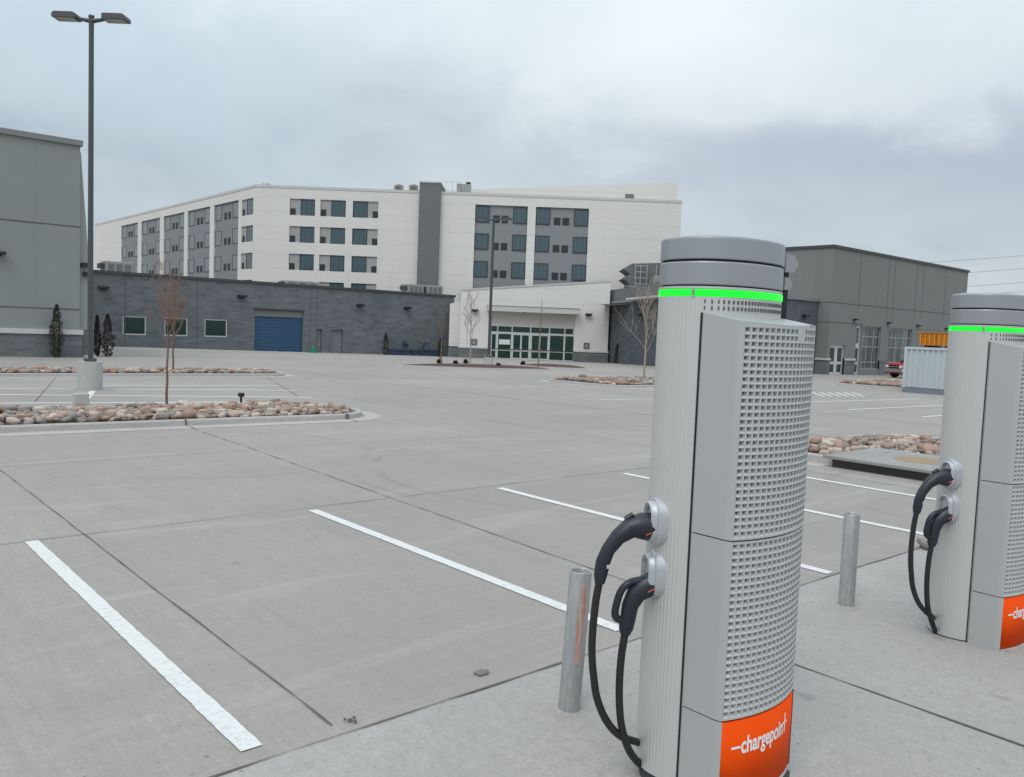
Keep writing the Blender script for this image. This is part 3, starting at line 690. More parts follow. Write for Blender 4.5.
    b = MB(); q = px([(606, 565)])[0]; b.obox(q-NV*.0275-PD_*.004, PD_*.009, NV*.003, (0, 0, .008)); b.build('mark', 'plug_grey', g1)
    b = MB(); q = px([(645, 531)])[0]; b.obox(q-NV*.0565, PD_*.013+Vector((0, 0, -.004)), NV*.003, (0, 0, .0024)); b.build('stripe', 'plug_orange', g1)
    c1 = px([(600.5, 572), (599, 583), (595.5, 603), (592.5, 633), (592, 655), (593.5, 675), (597, 698), (606, 720), (619, 735)])+px([(634, 741)], .04)+px([(646, 744), (664, 745)], .14)
    b = MB(); b.tube(smooth(c1), .018, 10); b.build('charging_cable', 'rubber', root)
    # lower plug: pistol with a hand guard
    p2 = px([(661, 580), (654, 583), (645, 587), (636, 594), (630, 606), (628, 618), (626, 628), (625, 634)], -.01)
    g2 = oval(p2, [.044, .048, .047, .041, .036, .034, .032, .024], [.052, .058, .054, .046, .039, .036, .034, .024], 'charging_plug', root)
    gp = px([(652, 578), (640, 580), (629, 583), (621, 591), (616.5, 604), (615, 614), (618, 619), (627, 622)], -.01)
    b = MB(); b.tube(smooth(gp), .0175, 8); b.build('hand_guard', 'plug', g2)
    b = MB(); q = px([(649, 588)], -.01)[0]; b.obox(q-NV*.0475+Vector((0, 0, .006)), PD_*.022+Vector((0, 0, -.010)), NV*.003, (0, 0, .0034)); b.build('stripe', 'plug_orange', g2)
    b = MB()
    for q in px([(643, 579), (631, 583)], -.01): b.obox(q-NV*.004+Vector((0, 0, .012)), PD_*.014+Vector((0, 0, -.004)), NV*.010, (0, 0, .004))
    b.build('latch', 'plug', g2)
    c2 = px([(626.5, 622), (624.5, 636), (621.5, 655), (619.5, 680), (619.5, 705), (622, 728), (629, 750)], -.01)+px([(640, 764)], .04)+px([(652, 771), (668, 774)], .14)
    b = MB(); b.tube(smooth(c2), .018, 10); b.build('charging_cable', 'rubber', root)
    return root
def smooth(pts, n=5):
    out = []; P = [pts[0]]+list(pts)+[pts[-1]]
    for i in range(1, len(P)-2):
        a, b, c, d = P[i-1], P[i], P[i+1], P[i+2]
        for k in range(n):
            t_ = k/n; out.append(.5*((2*b)+(c-a)*t_+(2*a-5*b+4*c-d)*t_*t_+(3*b-a-3*c+d)*t_**3))
    out.append(P[-2]); return out
ch = make_charger(); ch2 = copy_tree(ch)
ch.location = (3.338, 2.35, .045); ch2.location = (6.655, 2.35, -.016)
ch['label'] = 'nearer silver charging station, full height in view, between the two steel bollards'
ch2['label'] = 'farther silver charging station cut off by the right edge, beyond the second bollard'

# ------------------------------------------------------------------ bollards
def bollard(x, y, h, label, streak):
    root = thing('bollard', (x, y, .004), label, 'bollard', 'steel pipe bollards on the walkway')
    b = MB(); n = 32; r = .0615
    ring = lambda rr, z: [(x+rr*math.cos(2*PI*k/n), y+rr*math.sin(2*PI*k/n), z) for k in range(n)]
    b.loft([ring(r, -.02), ring(r, h-.004), ring(r-.002, h), ring(r-.006, h), ring(r-.008, h-.004), ring(r-.008, .35)], 0, True, True); b.build('pipe', 'pipe', root)
    b = MB(); b.cyl(x, y, .2, h-.05, r-.010, 24); b.build('fill', 'ped', root)
    b = MB(); b.loft([ring(.085+.006*math.sin(k*3), .0)if k else ring(.095, 0.) for k in (0,)]+[ring(.088, .006), ring(r+.001, .014)], 0, False); b.build('grout_collar', 'walk', root)
    if streak:
        b = MB(); a0 = math.atan2(-y, -x)+.36
        rows = []; N_ = 14
        for i in range(N_+1):
            z = h-.05-(h*.58)*i/N_; w_ = .40*(1-.45*i/N_)*(1+.25*noise.noise(Vector((i*.7, 0, 0))))
            sh = -.02*i/N_
            rows.append([(x+(r+.0012)*math.cos(a0+sh+w_*(j/4-.5)*2), y+(r+.0012)*math.sin(a0+sh+w_*(j/4-.5)*2), z) for j in range(5)])
        b.add([q for r_ in rows for q in r_], [(i*5+j, i*5+j+1, (i+1)*5+j+1, (i+1)*5+j) for i in range(N_) for j in range(4)], 0, True); b.build('orange_streak', 'streak', root)
    return root
bl = bollard(3.292, 3.173, .795, 'galvanised pipe bollard with a faded orange streak left of the near charger', True)
bl.rotation_mode = 'AXIS_ANGLE'; axb = Vector((0, 0, 1)).cross(RT0); bl.rotation_axis_angle = (R(2.3), axb.x, axb.y, axb.z)
bollard(6.416, 3.164, .750, 'plain grey pipe bollard standing between the two chargers', False)

# ------------------------------------------------------------------ lamp posts
def lamp_post(base, ztop, ped_h, ped_r, r0, r1, label, spread):
    x, y, z = base; root = thing('lamp_post', base, label, 'lamp post', 'twin headed parking lot lamps')
    b = MB(); b.cyl(x, y, z-.1, z+ped_h, ped_r, 32, 0, ped_r*.99); b.build('concrete_base', 'ped', root)
    b = MB(); b.box(x-r0*2.2, x+r0*2.2, y-r0*2.2, y+r0*2.2, z+ped_h, z+ped_h+.10, 0, .02); pl = b.build('base_plate', 'pole', root)
    b = MB()
    for i in (-1, 1):
        for j in (-1, 1): b.cyl(x+i*r0*1.7, y+j*r0*1.7, z+ped_h+.10, z+ped_h+.19, .025, 8)
    b.build('anchor_bolts', 'galv', pl)
    b = MB(); zb = z+ped_h+.09
    b.loft([[(x+c*rr, y+s_*rr, zz) for c, s_ in ((-1, -.8), (-.8, -1), (.8, -1), (1, -.8), (1, .8), (.8, 1), (-.8, 1), (-1, .8))] for rr, zz in ((r0, zb), (r1, ztop))], 0); b.build('pole', 'pole', root)
    b = MB(); b.box(x-r1*1.2, x+r1*1.2, y-r1*1.2, y+r1*1.2, ztop, ztop+.06, 0, .01); b.build('pole_cap', 'pole', root)
    for sgn in (-1, 1):
        d = RT0*sgn; nrm = FW0
        c = Vector((x, y, ztop-.10)); tilt = Vector((0, 0, 1))
        b = MB(); b.tube([c, c+d*spread*.45+Vector((0, 0, .07))], [.07, .045], 8); arm = b.build('lamp_arm', 'pole', root)
        hc = c+d*spread*.78+Vector((0, 0, .09)); L = spread*.36
        prof = [(-1, -.06), (-1, .06), (-.85, .09), (.75, .09), (.95, .06), (1, .02), (1, -.06)]
        b = MB(); b.loft([[hc+d*(L*px_)+nrm*w_+Vector((0, 0, pz)) for px_, pz in prof] for w_ in (-.21, .21)], 0); hd = recalc(b.build('lamp_head', 'pole', root))
        b = MB(); b.obox(hc-Vector((0, 0, .062)), d*(L*.82), nrm*.16, Vector((0, 0, .008))); b.build('lens', 'pole_lens', hd)
    return root
p = gt(90, 389.5); lamp_post((p.x, p.y, p.z), 10.47, .82, .335, .066, .058, 'tall dark twin headed lamp post on a round concrete base by the left building', .90)
p = gt(488.5, 365); D2 = p.x*FW0.x+p.y*FW0.y; zt = at_d(492, 218.5, D2).z
lamp_post((p.x, p.y, p.z), zt, .55, .33, .085, .065, 'more distant dark twin headed lamp post in front of the glass entrance', 1.10)

# ------------------------------------------------------------------ trees and shrubs
def bare_tree(base, h, seed, label, trunk_h=.4, spread=.35, r0=.045, levels=3, nb=9, barks=('bark', 'twig'), group='bare young trees in the beds', up=.8):
    rn = random.Random(seed); root = thing('bare_tree', base, label, 'tree', group); o = Vector(base)
    top = o+Vector((rn.uniform(-.05, .05), rn.uniform(-.05, .05), h)); n = 10
    tr = [o+(top-o)*(k/n)+Vector((rn.gauss(0, .012), rn.gauss(0, .012), 0))*(1 if k else 0) for k in range(n+1)]
    rad = [max(.006, r0*(1-.85*k/n)) for k in range(n+1)]; tr[0].z -= .1
    b = MB(); kt = max(2, int(n*.72)); b.tube(tr[:kt+1], rad[:kt+1], 8); b.build('trunk', barks[0], root)
    c = MB(); c.tube(tr[kt:], rad[kt:], 6)
    def grow(p0, d, L, r, lv):
        pts = [p0]; q = p0.copy(); dd = d.copy(); m_ = 4
        for i in range(m_):
            dd = (dd+Vector((rn.gauss(0, .10), rn.gauss(0, .10), .10*up))).normalized(); q = q+dd*(L/m_); pts.append(q.copy())
        c.tube(pts, [max(.0022, r*(1-.75*i/m_)) for i in range(m_+1)], 4 if lv else 5, 0, False)
        if lv <= 0: return
        for i in range(rn.randint(3, 5)):
            k = rn.uniform(.25, .98); j = min(int(k*m_), m_-1); pp = pts[j].lerp(pts[j+1], k*m_-j)
            a = rn.uniform(0, 6.28); side = Vector((math.cos(a), math.sin(a), rn.uniform(.1, .7)))
            grow(pp, (dd*.9+side*.75).normalized(), L*rn.uniform(.4, .65), r*.55, lv-1)
    for i in range(nb):
        k = trunk_h+(1-trunk_h)*(i+.3)/nb*.92; j = min(int(k*n), n-1); pp = tr[j].lerp(tr[j+1], k*n-j)
        a = i*2.4+rn.uniform(-.4, .4); d = Vector((math.cos(a), math.sin(a), rn.uniform(.9, 1.5)*up+.3)).normalized()
        grow(pp, d, h*spread*(1-.45*(k-trunk_h)/(1-trunk_h))*rn.uniform(.8, 1.15), r0*.30, levels-1)
    c.build('crown', barks[1], root); return root
p = gt(167, 411); bare_tree((p.x, p.y, p.z+.1), 2.95, 11, 'nearest bare sapling with a thin reddish trunk rising from the near rock bed', .44, .24, .034, 4, 13, ('bark', 'twig_red'), up=1.0)
p = gt(173, 372.5); bare_tree((p.x, p.y, p.z+.1), 3.4, 12, 'bare sapling standing in the farther rock bed, just behind the nearest one', .4, .22, .045, 4, 11, ('bark', 'twig_red'), up=1.0)
p = gt(441, 365.5); bare_tree((p.x, p.y, p.z+.15), 4.2, 13, 'thin bare tree at the left end of the mulch bed before the brick wall', .45, .15, .045, 3, 11, up=1.1)
p = gt(470, 368.5); bare_tree((p.x, p.y, p.z+.15), 4.3, 14, 'bare tree with spread lower branches in the mulch bed before the white wall', .38, .22, .05, 3, 12, ('bark_pale', 'twig'))
p = gt(538, 368.5); bare_tree((p.x, p.y, p.z+.15), 4.5, 15, 'single slender bare tree right of the lamp post before the entrance doors', .5, .08, .042, 2, 9)
p = gt(644, 382); bare_tree((p.x, p.y, p.z+.1), 4.2, 16, 'pale bare tree with upswept branches close behind the near charger', .30, .44, .06, 3, 12, ('bark_pale', 'bark_pale'), up=1.15)

def juniper(u, vb, vt, wpx, label, m='juniper', name='columnar_evergreen', group='columnar evergreens along the walls'):
    p = gt(u, vb); d = (p-CAM).dot(FW0); h = at_d(u, vt, d).z-p.z; r = .84*wpx/2*d/F; rn = random.Random(int(u*7))
    root = thing(name, p, label, 'shrub', group)
    b = MB(); b.tube([(p.x, p.y, p.z-.1), (p.x, p.y, p.z+h*.85)], [r*.22, .01], 6); b.build('trunk', 'bark', root)
    b = MB(); N_ = 1150
    for i in range(N_):
        k = rn.random(); z = p.z+h*k; prof = (min(1, k*7+.45))*(1-k**3.2)**.8*(1+.42*noise.noise(Vector((k*7, u, 0))))
        a = rn.uniform(0, 6.28); rr = r*prof*math.sqrt(rn.uniform(.12, 1.15))*(1+.5*noise.noise(Vector((math.cos(a)*1.5, math.sin(a)*1.5, k*7+u))))
        q = Vector((p.x+rr*math.cos(a), p.y+rr*math.sin(a), z)); s_ = rn.uniform(.05, .11)*max(.8, h/3)
        out = Vector((math.cos(a)*.45, math.sin(a)*.45, rn.uniform(.6, 1.3))).normalized(); sd = out.orthogonal().normalized(); sd.rotate(Matrix.Rotation(rn.uniform(0, 6.28), 3, out))
        b.add([q-sd*s_*.35, q+sd*s_*.35, q+out*s_*1.7], [(0, 1, 2)])
    b.build('foliage', m, root); return root
juniper(56.5, 357.5, 305.5, 13, 'tall dark columnar evergreen against the left grey building')
juniper(97, 356, 316, 8, 'slim reddish columnar evergreen, left one of the pair behind the tall lamp post', 'juniper_dull')
juniper(107.5, 356.5, 315, 13, 'wider columnar evergreen, right one of the pair behind the tall lamp post', 'juniper_dull')
juniper(385.5, 355, 333.5, 6.5, 'narrow dark evergreen by the brick wall near the grey steel door')
juniper(440, 357.5, 339, 6, 'dark evergreen at the corner of brick and white walls behind a bare tree')
juniper(616.5, 363.5, 344, 5.5, 'slender dark evergreen at the brick wall right of the white entrance block')
juniper(654, 365, 346, 7, 'dark evergreen at the brick wall half hidden behind the near charger')
def low_shrub(u, v, w, hpx, label, m='juniper', name='low_shrub', group='low shrubs in the mulch beds'):
    p = gt(u, v); d = (p-CAM).dot(FW0); r = w/2*d/F; h = hpx*d/F; rn = random.Random(int(u*3)); root = thing(name, (p.x, p.y, p.z+.1), label, 'shrub', group)
    b = MB(); b.tube([(p.x, p.y, p.z), (p.x, p.y, p.z+h*.5)], .03, 5); b.build('stem', 'bark', root)
    b = MB()
    for i in range(320):
        a = rn.uniform(0, 6.28); ph = rn.uniform(0, 1); rr = r*math.sqrt(rn.random())*(1-.5*ph); q = Vector((p.x+rr*math.cos(a), p.y+rr*math.sin(a), p.z+.08+h*ph*(1-.3*(rr/r)))); s_ = .10
        o_ = Vector((rn.gauss(0, 1), rn.gauss(0, 1), 1.2)).normalized(); sd = o_.orthogonal().normalized(); b.add([q-sd*s_*.4, q+sd*s_*.4, q+o_*s_*1.6], [(0, 1, 2)])
    b.build('foliage', m, root)
low_shrub(439.5, 364.5, 5, 3.5, 'small dark shrub at the left tip of the mulch bed by the thin bare tree', 'juniper_dull')
low_shrub(455.5, 366.5, 5, 4, 'small dark shrub in the mulch bed, left of the tree before the white wall', 'juniper_dull')
low_shrub(465.5, 364.5, 4, 3.5, 'small dark shrub right behind the tree before the white wall', 'juniper_dull')
low_shrub(498, 369.5, 5, 4.5, 'dark green shrub in the mulch bed just right of the distant lamp post')
low_shrub(523, 366.5, 4.5, 3.5, 'dark shrub at the left tip of the short mulch bed before the doors')

# ------------------------------------------------------------------ building helpers
def wall(mb, fr, s0, s1, z0, z1, holes=(), depth=.18, mi=0, mi_rev=None):
    o, dx, n = fr; P = lambda a, z, b=0.: (o[0]+dx[0]*a+n[0]*b, o[1]+dx[1]*a+n[1]*b, z)
    ss = sorted({s0, s1} | {h[i] for h in holes for i in (0, 1)}); zs = sorted({z0, z1} | {h[i] for h in holes for i in (2, 3)})
    ss = [q for q in ss if s0 <= q <= s1]; zs = [q for q in zs if z0 <= q <= z1]
    for a, b in zip(ss, ss[1:]):
        for c, d in zip(zs, zs[1:]):
            ms, mz = (a+b)/2, (c+d)/2
            if any(h[0] < ms < h[1] and h[2] < mz < h[3] for h in holes): continue
            mb.quad(P(a, c), P(b, c), P(b, d), P(a, d), mi)
    for h in holes:
        a, b, c, d = h[0], h[1], max(h[2], z0), h[3]; e = -depth; k = mi if mi_rev is None else mi_rev
        mb.quad(P(a, c), P(a, c, e), P(a, d, e), P(a, d), k); mb.quad(P(b, c), P(b, d), P(b, d, e), P(b, c, e), k)
        mb.quad(P(a, d), P(a, d, e), P(b, d, e), P(b, d), k); mb.quad(P(a, c), P(b, c), P(b, c, e), P(a, c, e), k)
def window(parent, fr, a, b, c, d, glass='glass', frame='frame_dark', fw=.07, ms=(), mz=(), dep=.12, name='window', pane='pane'):
    w = MB()
    w.wbox(fr, a, a+fw, c, d, -dep-.06, -dep+.03); w.wbox(fr, b-fw, b, c, d, -dep-.06, -dep+.03)
    w.wbox(fr, a+fw, b-fw, c, c+fw, -dep-.06, -dep+.03); w.wbox(fr, a+fw, b-fw, d-fw, d, -dep-.06, -dep+.03)
    for m_ in ms: w.wbox(fr, m_-fw/2, m_+fw/2, c+fw, d-fw, -dep-.05, -dep+.028)
    for m_ in mz: w.wbox(fr, a+fw, b-fw, m_-fw/2, m_+fw/2, -dep-.05, -dep+.025)
    o = w.build(name, frame, parent)
    g_ = MB(); g_.wbox(fr, a+fw*.5, b-fw*.5, c+fw*.5, d-fw*.5, -dep-.03, -dep); g_.build(pane, glass, o); return o
def wall_light(parent, fr, s_, z, k=1.):
    b = MB(); b.wbox(fr, s_-.16*k, s_+.16*k, z-.10*k, z+.12*k, .01, .05); b.wbox(fr, s_-.30*k, s_+.30*k, z-.02*k, z+.13*k, .05, .38*k); b.build('wall_light', 'black', parent)
def shell(mb, fr, s0, s1, z0, z1, depth, mi=0, roof=1, ends=(1, 1)):
    """the back, ends and roof behind a front wall"""
    o, dx, n = fr; P = lambda a, b, z: (o[0]+dx[0]*a+n[0]*b, o[1]+dx[1]*a+n[1]*b, z)
    if ends[0]: mb.quad(P(s0, 0, z0), P(s0, 0, z1), P(s0, -depth, z1), P(s0, -depth, z0), mi)
    if ends[1]: mb.quad(P(s1, 0, z0), P(s1, -depth, z0), P(s1, -depth, z1), P(s1, 0, z1), mi)
    mb.quad(P(s0, -depth, z0), P(s0, -depth, z1), P(s1, -depth, z1), P(s1, -depth, z0), mi)
    mb.quad(P(s0, 0, z1-.25), P(s1, 0, z1-.25), P(s1, -depth, z1-.25), P(s0, -depth, z1-.25), roof)
def coping(mb, fr, s0, s1, z, depth, w=.3, h=.16, out=.06, mi=0):
    mb.wbox(fr, s0-out, s1+out, z, z+h, -w, out, mi)
    mb.wbox(fr, s0-out, s0+w, z, z+h, -depth, -w, mi); mb.wbox(fr, s1-w, s1+out, z, z+h, -depth, -w, mi)
ZB = -1.6

# ------------------------------------------------------------------ left grey building
q = gt(86, 357.5); yL = q.y; xc = at_y(80.2, 146, yL).x; zL = at_y(80.2, 146, yL).z
LF = ((xc, yL), (-1, 0), (0, -1)); LSD = ((xc, yL), (0, 1), (1, 0))
lb = thing('left_building', (xc-10, yL+8, terr(xc, yL)), 'tall grey green panel building with a brick foot at the left edge', 'building')
lb.name = 'grey_warehouse'
b = MB(); zl = on_wall(LF, 40, 331.5)[1]
wall(b, LF, 0, 24, zl, zL); wall(b, LSD, 0, 95, zl, zL); shell(b, LF, 0, 24, zl, zL, 95, ends=(0, 1)); b.build('wall', ['left_grey', 'roof'], lb)
b = MB(); b.wbox(LF, -.10, 24, ZB, zl-.12, -.3, .10); b.wbox(LSD, .31, 95, ZB, zl-.12, -.3, .10); b.build('brick_base', 'brick_pale', lb)
b = MB(); b.wbox(LF, -.14, 24, zl-.12, zl+.14, -.2, .20); b.wbox(LSD, .21, 95, zl-.12, zl+.14, -.2, .14); b.build('ledge', 'trim_light', lb)
b = MB(); coping(b, LF, 0, 24, zL, 95, .4, .28, .12); b.build('cornice', 'trim', lb)
b = MB()
for (u, v) in ((40, 223), (40, 308)):
    z = on_wall(LF, u, v)[1]; b.wbox(LF, 0, 24, z-.03, z+.03, -.02, .012); b.wbox(LSD, 0, 95, z-.03, z+.03, -.02, .012)
b.build('panel_joint', 'groove', lb)
s_, z = on_wall(LF, -2, 254); wall_light(lb, LF, s_, z, 1.0)
xb = at_y(92, 332, yL+.6).x
b = MB(); b.loft([[(xc+.01, yL+.25, zl+.14), (xb, yL+.25, zl+.14), (xb, yL+.8, zl+.14), (xc+.01, yL+.8, zl+.14)], [(xc+.01, yL+.25, zL-.3), (xc+.10, yL+.25, zL-.3), (xc+.10, yL+.8, zL-.3), (xc+.01, yL+.8, zL-.3)]], 0); recalc(b.build('corner_buttress', 'trim_light_grey', lb))
b = MB(); b.box(xc+.15, xb, yL+.27, yL+.78, ZB, zl+.14); b.build('buttress_foot', 'brick_pale', lb)
for u, v in ((84, 265), (86, 274)):
    q_ = at_y(u, v, yL+.2); b = MB(); b.box(q_.x-.16, q_.x+.16, yL+.0, yL+.26, q_.z-.12, q_.z+.12, 0, .02); b.build('wall_light', 'black', lb)

# ------------------------------------------------------------------ low brick building
yB = 73.4; xB0 = 13.6; BF = ((0, yB), (1, 0), (0, -1))
zBt = at_y(95, 272.5, yB).z; sB = lambda u, v=310: on_wall(BF, u, v)[0]; zBr = lambda u, v: on_wall(BF, u, v)[1]
xB1 = sB(454)
bb = thing('brick_building', (35, yB, terr(35, yB)), 'long low charcoal brick building with a blue roller door', 'building')
wins = [(122.8, 146.3, 315.7, 334), (164.7, 187.8, 318, 336), (204.8, 227.4, 319.8, 337.5)]
wz0 = sum(zBr((w[0]+w[1])/2, w[3]) for w in wins)/3; wz1 = sum(zBr((w[0]+w[1])/2, w[2]) for w in wins)/3
holes = [(sB(w[0]), sB(w[1]), wz0, wz1) for w in wins]
ga0, ga1 = sB(255), sB(303.6); gz = zBr(280, 310.5); gz0 = zBr(280, 317); holes.append((ga0, ga1, ZB, gz))
dz = zBr(338, 329.8); da0, da1 = sB(331.8), sB(343.7); holes.append((da0, da1, ZB, dz)); ra0, ra1 = sB(317.2), sB(322.6); holes.append((ra0, ra1, ZB, dz))
b = MB(); wall(b, BF, xB0, xB1, ZB, zBt, holes, .3); shell(b, BF, xB0, xB1, ZB, zBt, 9.0 if False else 5.0); b.build('wall', ['brick', 'roof'], bb)
b = MB(); coping(b, BF, xB0, xB1, zBt, 5, .5, .22, .12); b.build('coping', 'trim_dark', bb)
for h in holes[:3]: window(bb, BF, *h, 'glass_green', 'frame_light', .09, dep=.08)
b = MB(); b.wbox(BF, ga0+.02, ga1-.02, ZB, gz0, -.28, -.22); rd = b.build('roller_door', 'roller', bb)
b = MB(); b.wbox(BF, ga0+.02, ga1-.02, gz0, gz-.02, -.28, -.12); b.build('roller_housing', 'door_grey', bb)
b = MB(); b.wbox(BF, ga0-.12, ga1+.12, gz, gz+.14, -.05, .05); b.build('door_lintel', 'trim_dark', bb)
for a, c in ((da0, da1), (ra0, ra1)):
    b = MB(); b.wbox(BF, a+.03, c-.03, ZB, dz-.03, -.26, -.20); d_ = b.build('steel_door', 'door_grey', bb)
    b = MB(); b.wbox(BF, c-.25, c-.14, -.05, .1, -.20, -.12); b.build('handle', 'galv', d_)
b = MB()
for u in (197, 310.5, 316.8, 125, 175): b.wbox(BF, sB(u)-.03, sB(u)+.03, ZB, zBt, -.02, .012)
b.build('control_joint', 'groove', bb)
for u, v in ((103, 288.5), (241, 297), (359.5, 305.8), (406.6, 308.5)):
    s_, z = on_wall(BF, u, v); wall_light(bb, BF, s_, z, 1.25)
def hvac(fr_c, w, d, h, label, k=0):
    x, y, z = fr_c; root = thing('rooftop_unit', (x, y, z), label, 'air conditioner', 'rooftop air handling units')
    b = MB(); b.box(x-w/2, x+w/2, y-d/2, y+d/2, z, z+.18); b.build('kerb_frame', 'trim_dark', root)
    b = MB(); b.box(x-w/2, x+w/2, y-d/2, y+d/2, z+.18, z+h, 0, .04); bd = b.build('cabinet', 'hvac', root)
    b = MB()
    for i in range(3): b.box(x-w*.42+i*w*.3, x-w*.20+i*w*.3, y-d/2-.02, y-d/2+.03, z+.4, z+h*.85)
    b.build('grille', 'hvac_dark', bd)
    b = MB(); b.box(x-w*.5-.35, x-w*.5, y-d*.3, y+d*.3, z+h*.55, z+h*.85, 0, .03); b.build('hood', 'trim_dark', bd); return root
P_ = at_y(117, 266, yB+2.6); hvac((P_.x, P_.y, zBt-.25), 2.2, 1.6, max(1.2, at_y(117, 262, P_.y).z-zBt+.25), 'grey rooftop unit on the brick roof near the left grey building')
P_ = at_y(412, 293, yB+2.6); hvac((P_.x, P_.y, zBt-.25), 1.9, 1.6, max(1.2, at_y(412, 284.5, P_.y).z-zBt+.25), 'grey rooftop unit on the brick roof left of the dark hotel tower')
P_ = at_y(431, 295, yB+2.6); hvac((P_.x, P_.y, zBt-.25), 2.0, 1.6, max(1.2, at_y(431, 285.5, P_.y).z-zBt+.25), 'grey rooftop unit on the brick roof against the foot of the dark hotel tower')
P_ = at_y(300, 282.5, yB+2.6); hvac((P_.x, P_.y, zBt-.25), 3.6, 1.4, max(.8, at_y(300, 281.5, P_.y).z-zBt+.25), 'low rooftop unit on the brick roof behind the blue roller door')
# green utility box and low navy planter at the wall
p = gt(313.5, 353); gb = thing('utility_box', p, 'small bright green utility box at the brick wall beside the blue roller door', 'utility box')
k = (p-CAM).dot(FW0)/F
b = MB(); b.cyl(p.x, p.y, p.z, p.z+5.5*k, 3.2*k, 14, 0, 2.6*k); b.build('body', 'utility_green', gb)
b = MB(); b.cyl(p.x, p.y, p.z+5.5*k, p.z+7*k, 1.4*k, 12, 0, .8*k); b.build('cap', 'utility_green', gb)
pa = at_y(393, 348.5, yB-2.2); pb = at_y(441, 350.5, yB-2.2); zt_ = (pa.z+pb.z)/2; zg = terr((pa.x+pb.x)/2, yB-2.2)
pl = thing('planter_wall', ((pa.x+pb.x)/2, yB-2.0, zg), 'low navy blue steel planter rail along the brick wall', 'planter')
b = MB(); b.box(pa.x, pb.x, yB-2.2, yB-2.05, zt_-.12, zt_, 0, .02); b.box(pa.x, pb.x, yB-1.2, yB-1.05, zt_-.12, zt_, 0, .02); b.build('rail', 'navy', pl)
b = MB(); b.box(pa.x+.05, pb.x-.05, yB-2.1, yB-1.15, zg-.1, zt_-.14); b.build('trough', 'navy', pl)
for k_ in range(6):
    x = pa.x+(pb.x-pa.x)*(k_+.1)/5.2; b = MB(); b.box(x-.06, x+.06, yB-2.24, yB-2.10, zg-.1, zt_-.12); b.build('post', 'trim_dark', pl)
def twig_bush(u, v, hpx, wpx, label):
    p = at_y(u, v, yB-1.6); d = (p-CAM).dot(FW0); h = hpx*d/F; w = wpx*d/F; rn = random.Random(int(u)); root = thing('twiggy_bush', p, label, 'shrub', 'pale twiggy bushes in the navy planter')
    b = MB()
    for i in range(40):
        a = rn.uniform(0, 6.28); rr = w/2*rn.random(); q = p+Vector((rr*math.cos(a), rr*math.sin(a)*.6, h*rn.uniform(.4, 1))); b.tube([p, p.lerp(q, .5)+Vector((0, 0, .1)), q], [.035, .025, .012], 4, 0, False)
    b.build('stems', 'frost_leaf', root)
    b = MB()
    for i in range(220):
        a = rn.uniform(0, 6.28); rr = w/2*math.sqrt(rn.random()); q = p+Vector((rr*math.cos(a), rr*math.sin(a)*.6, h*rn.uniform(.05, 1))); o_ = Vector((rn.gauss(0, 1), rn.gauss(0, 1), rn.gauss(0, 1))).normalized(); sd = o_.orthogonal()
        b.add([q-sd*.05, q+sd*.05, q+o_*.16], [(0, 1, 2)])
    b.build('foliage', 'navy', root)
twig_bush(405, 349, 9, 8, 'pale twiggy bush at the left end of the navy planter')
twig_bush(426, 349.5, 11, 11, 'larger pale twiggy bush near the middle of the navy planter')

# ------------------------------------------------------------------ hotel
DH = 99.
hc = at_d(256, 187, DH); hr = at_d(682, 201, DH*.998); hz = hc.z
hdir = Vector((hr.x-hc.x, hr.y-hc.y)); HL = hdir.length; hdir.normalize(); hn = Vector((hdir.y, -hdir.x))
HF = ((hc.x, hc.y), (hdir.x, hdir.y), (hn.x, hn.y)); HW = ((hc.x, hc.y), (0, 1), (-1, 0))
ht = thing('hotel_building', (hc.x+6, hc.y-2, terr(hc.x, hc.y)), 'white five storey hotel with grey window bays and a dark grey tower', 'building')
sF = lambda u, v=240: on_wall(HF, u, v)[0]; zF = lambda u, v: on_wall(HF, u, v)[1]; sW = lambda u, v=240: on_wall(HW, u, v)[0]
rows = [(zF(302, b_), zF(302, a_)) for a_, b_ in ((198.9, 215.4), (226.4, 242.6), (254, 270.2))]
fl = (rows[0][0]-rows[2][0])/2; rows += [(rows[2][0]-fl, rows[2][1]-fl), (rows[2][0]-2*fl, rows[2][1]-2*fl)]
zW = hz
holesF = []; units = []
for (a, sp, e, side) in ((289.1, 299.7, 314.3, 'L'), (319.6, 330.3, 345, 'L'), (352, 366.8, 377.5, 'R')):
    for (z0, z1) in rows:
        holesF.append((sF(a), sF(e), z0, z1)); units.append((sF(a), sF(sp), sF(e), z0, z1, side))
bays = [(474.6, 527), (535.2, 588.2)]; bz1 = rows[0][1]+.12
for a, e in bays: holesF.append((sF(a, 230), sF(e, 230), ZB, bz1))
b = MB(); wall(b, HF, 0, HL, ZB, hz, holesF, .22)
# wing
LW = sW(95.4, 216); wb = [(238, 213.7), (209.6, 187.4), (184, 163.5), (159.8, 141.2), (137.7, 121.2)]
wbays = [(sW(a), sW(e)) for a, e in wb]; cw = (sW(252.7), sW(241.2))
holesW = [(a, e, ZB, bz1) for a, e in wbays]+[(cw[0], cw[1], z0, z1) for z0, z1 in rows]
wall(b, HW, 0, LW, ZB, hz, holesW, .22)
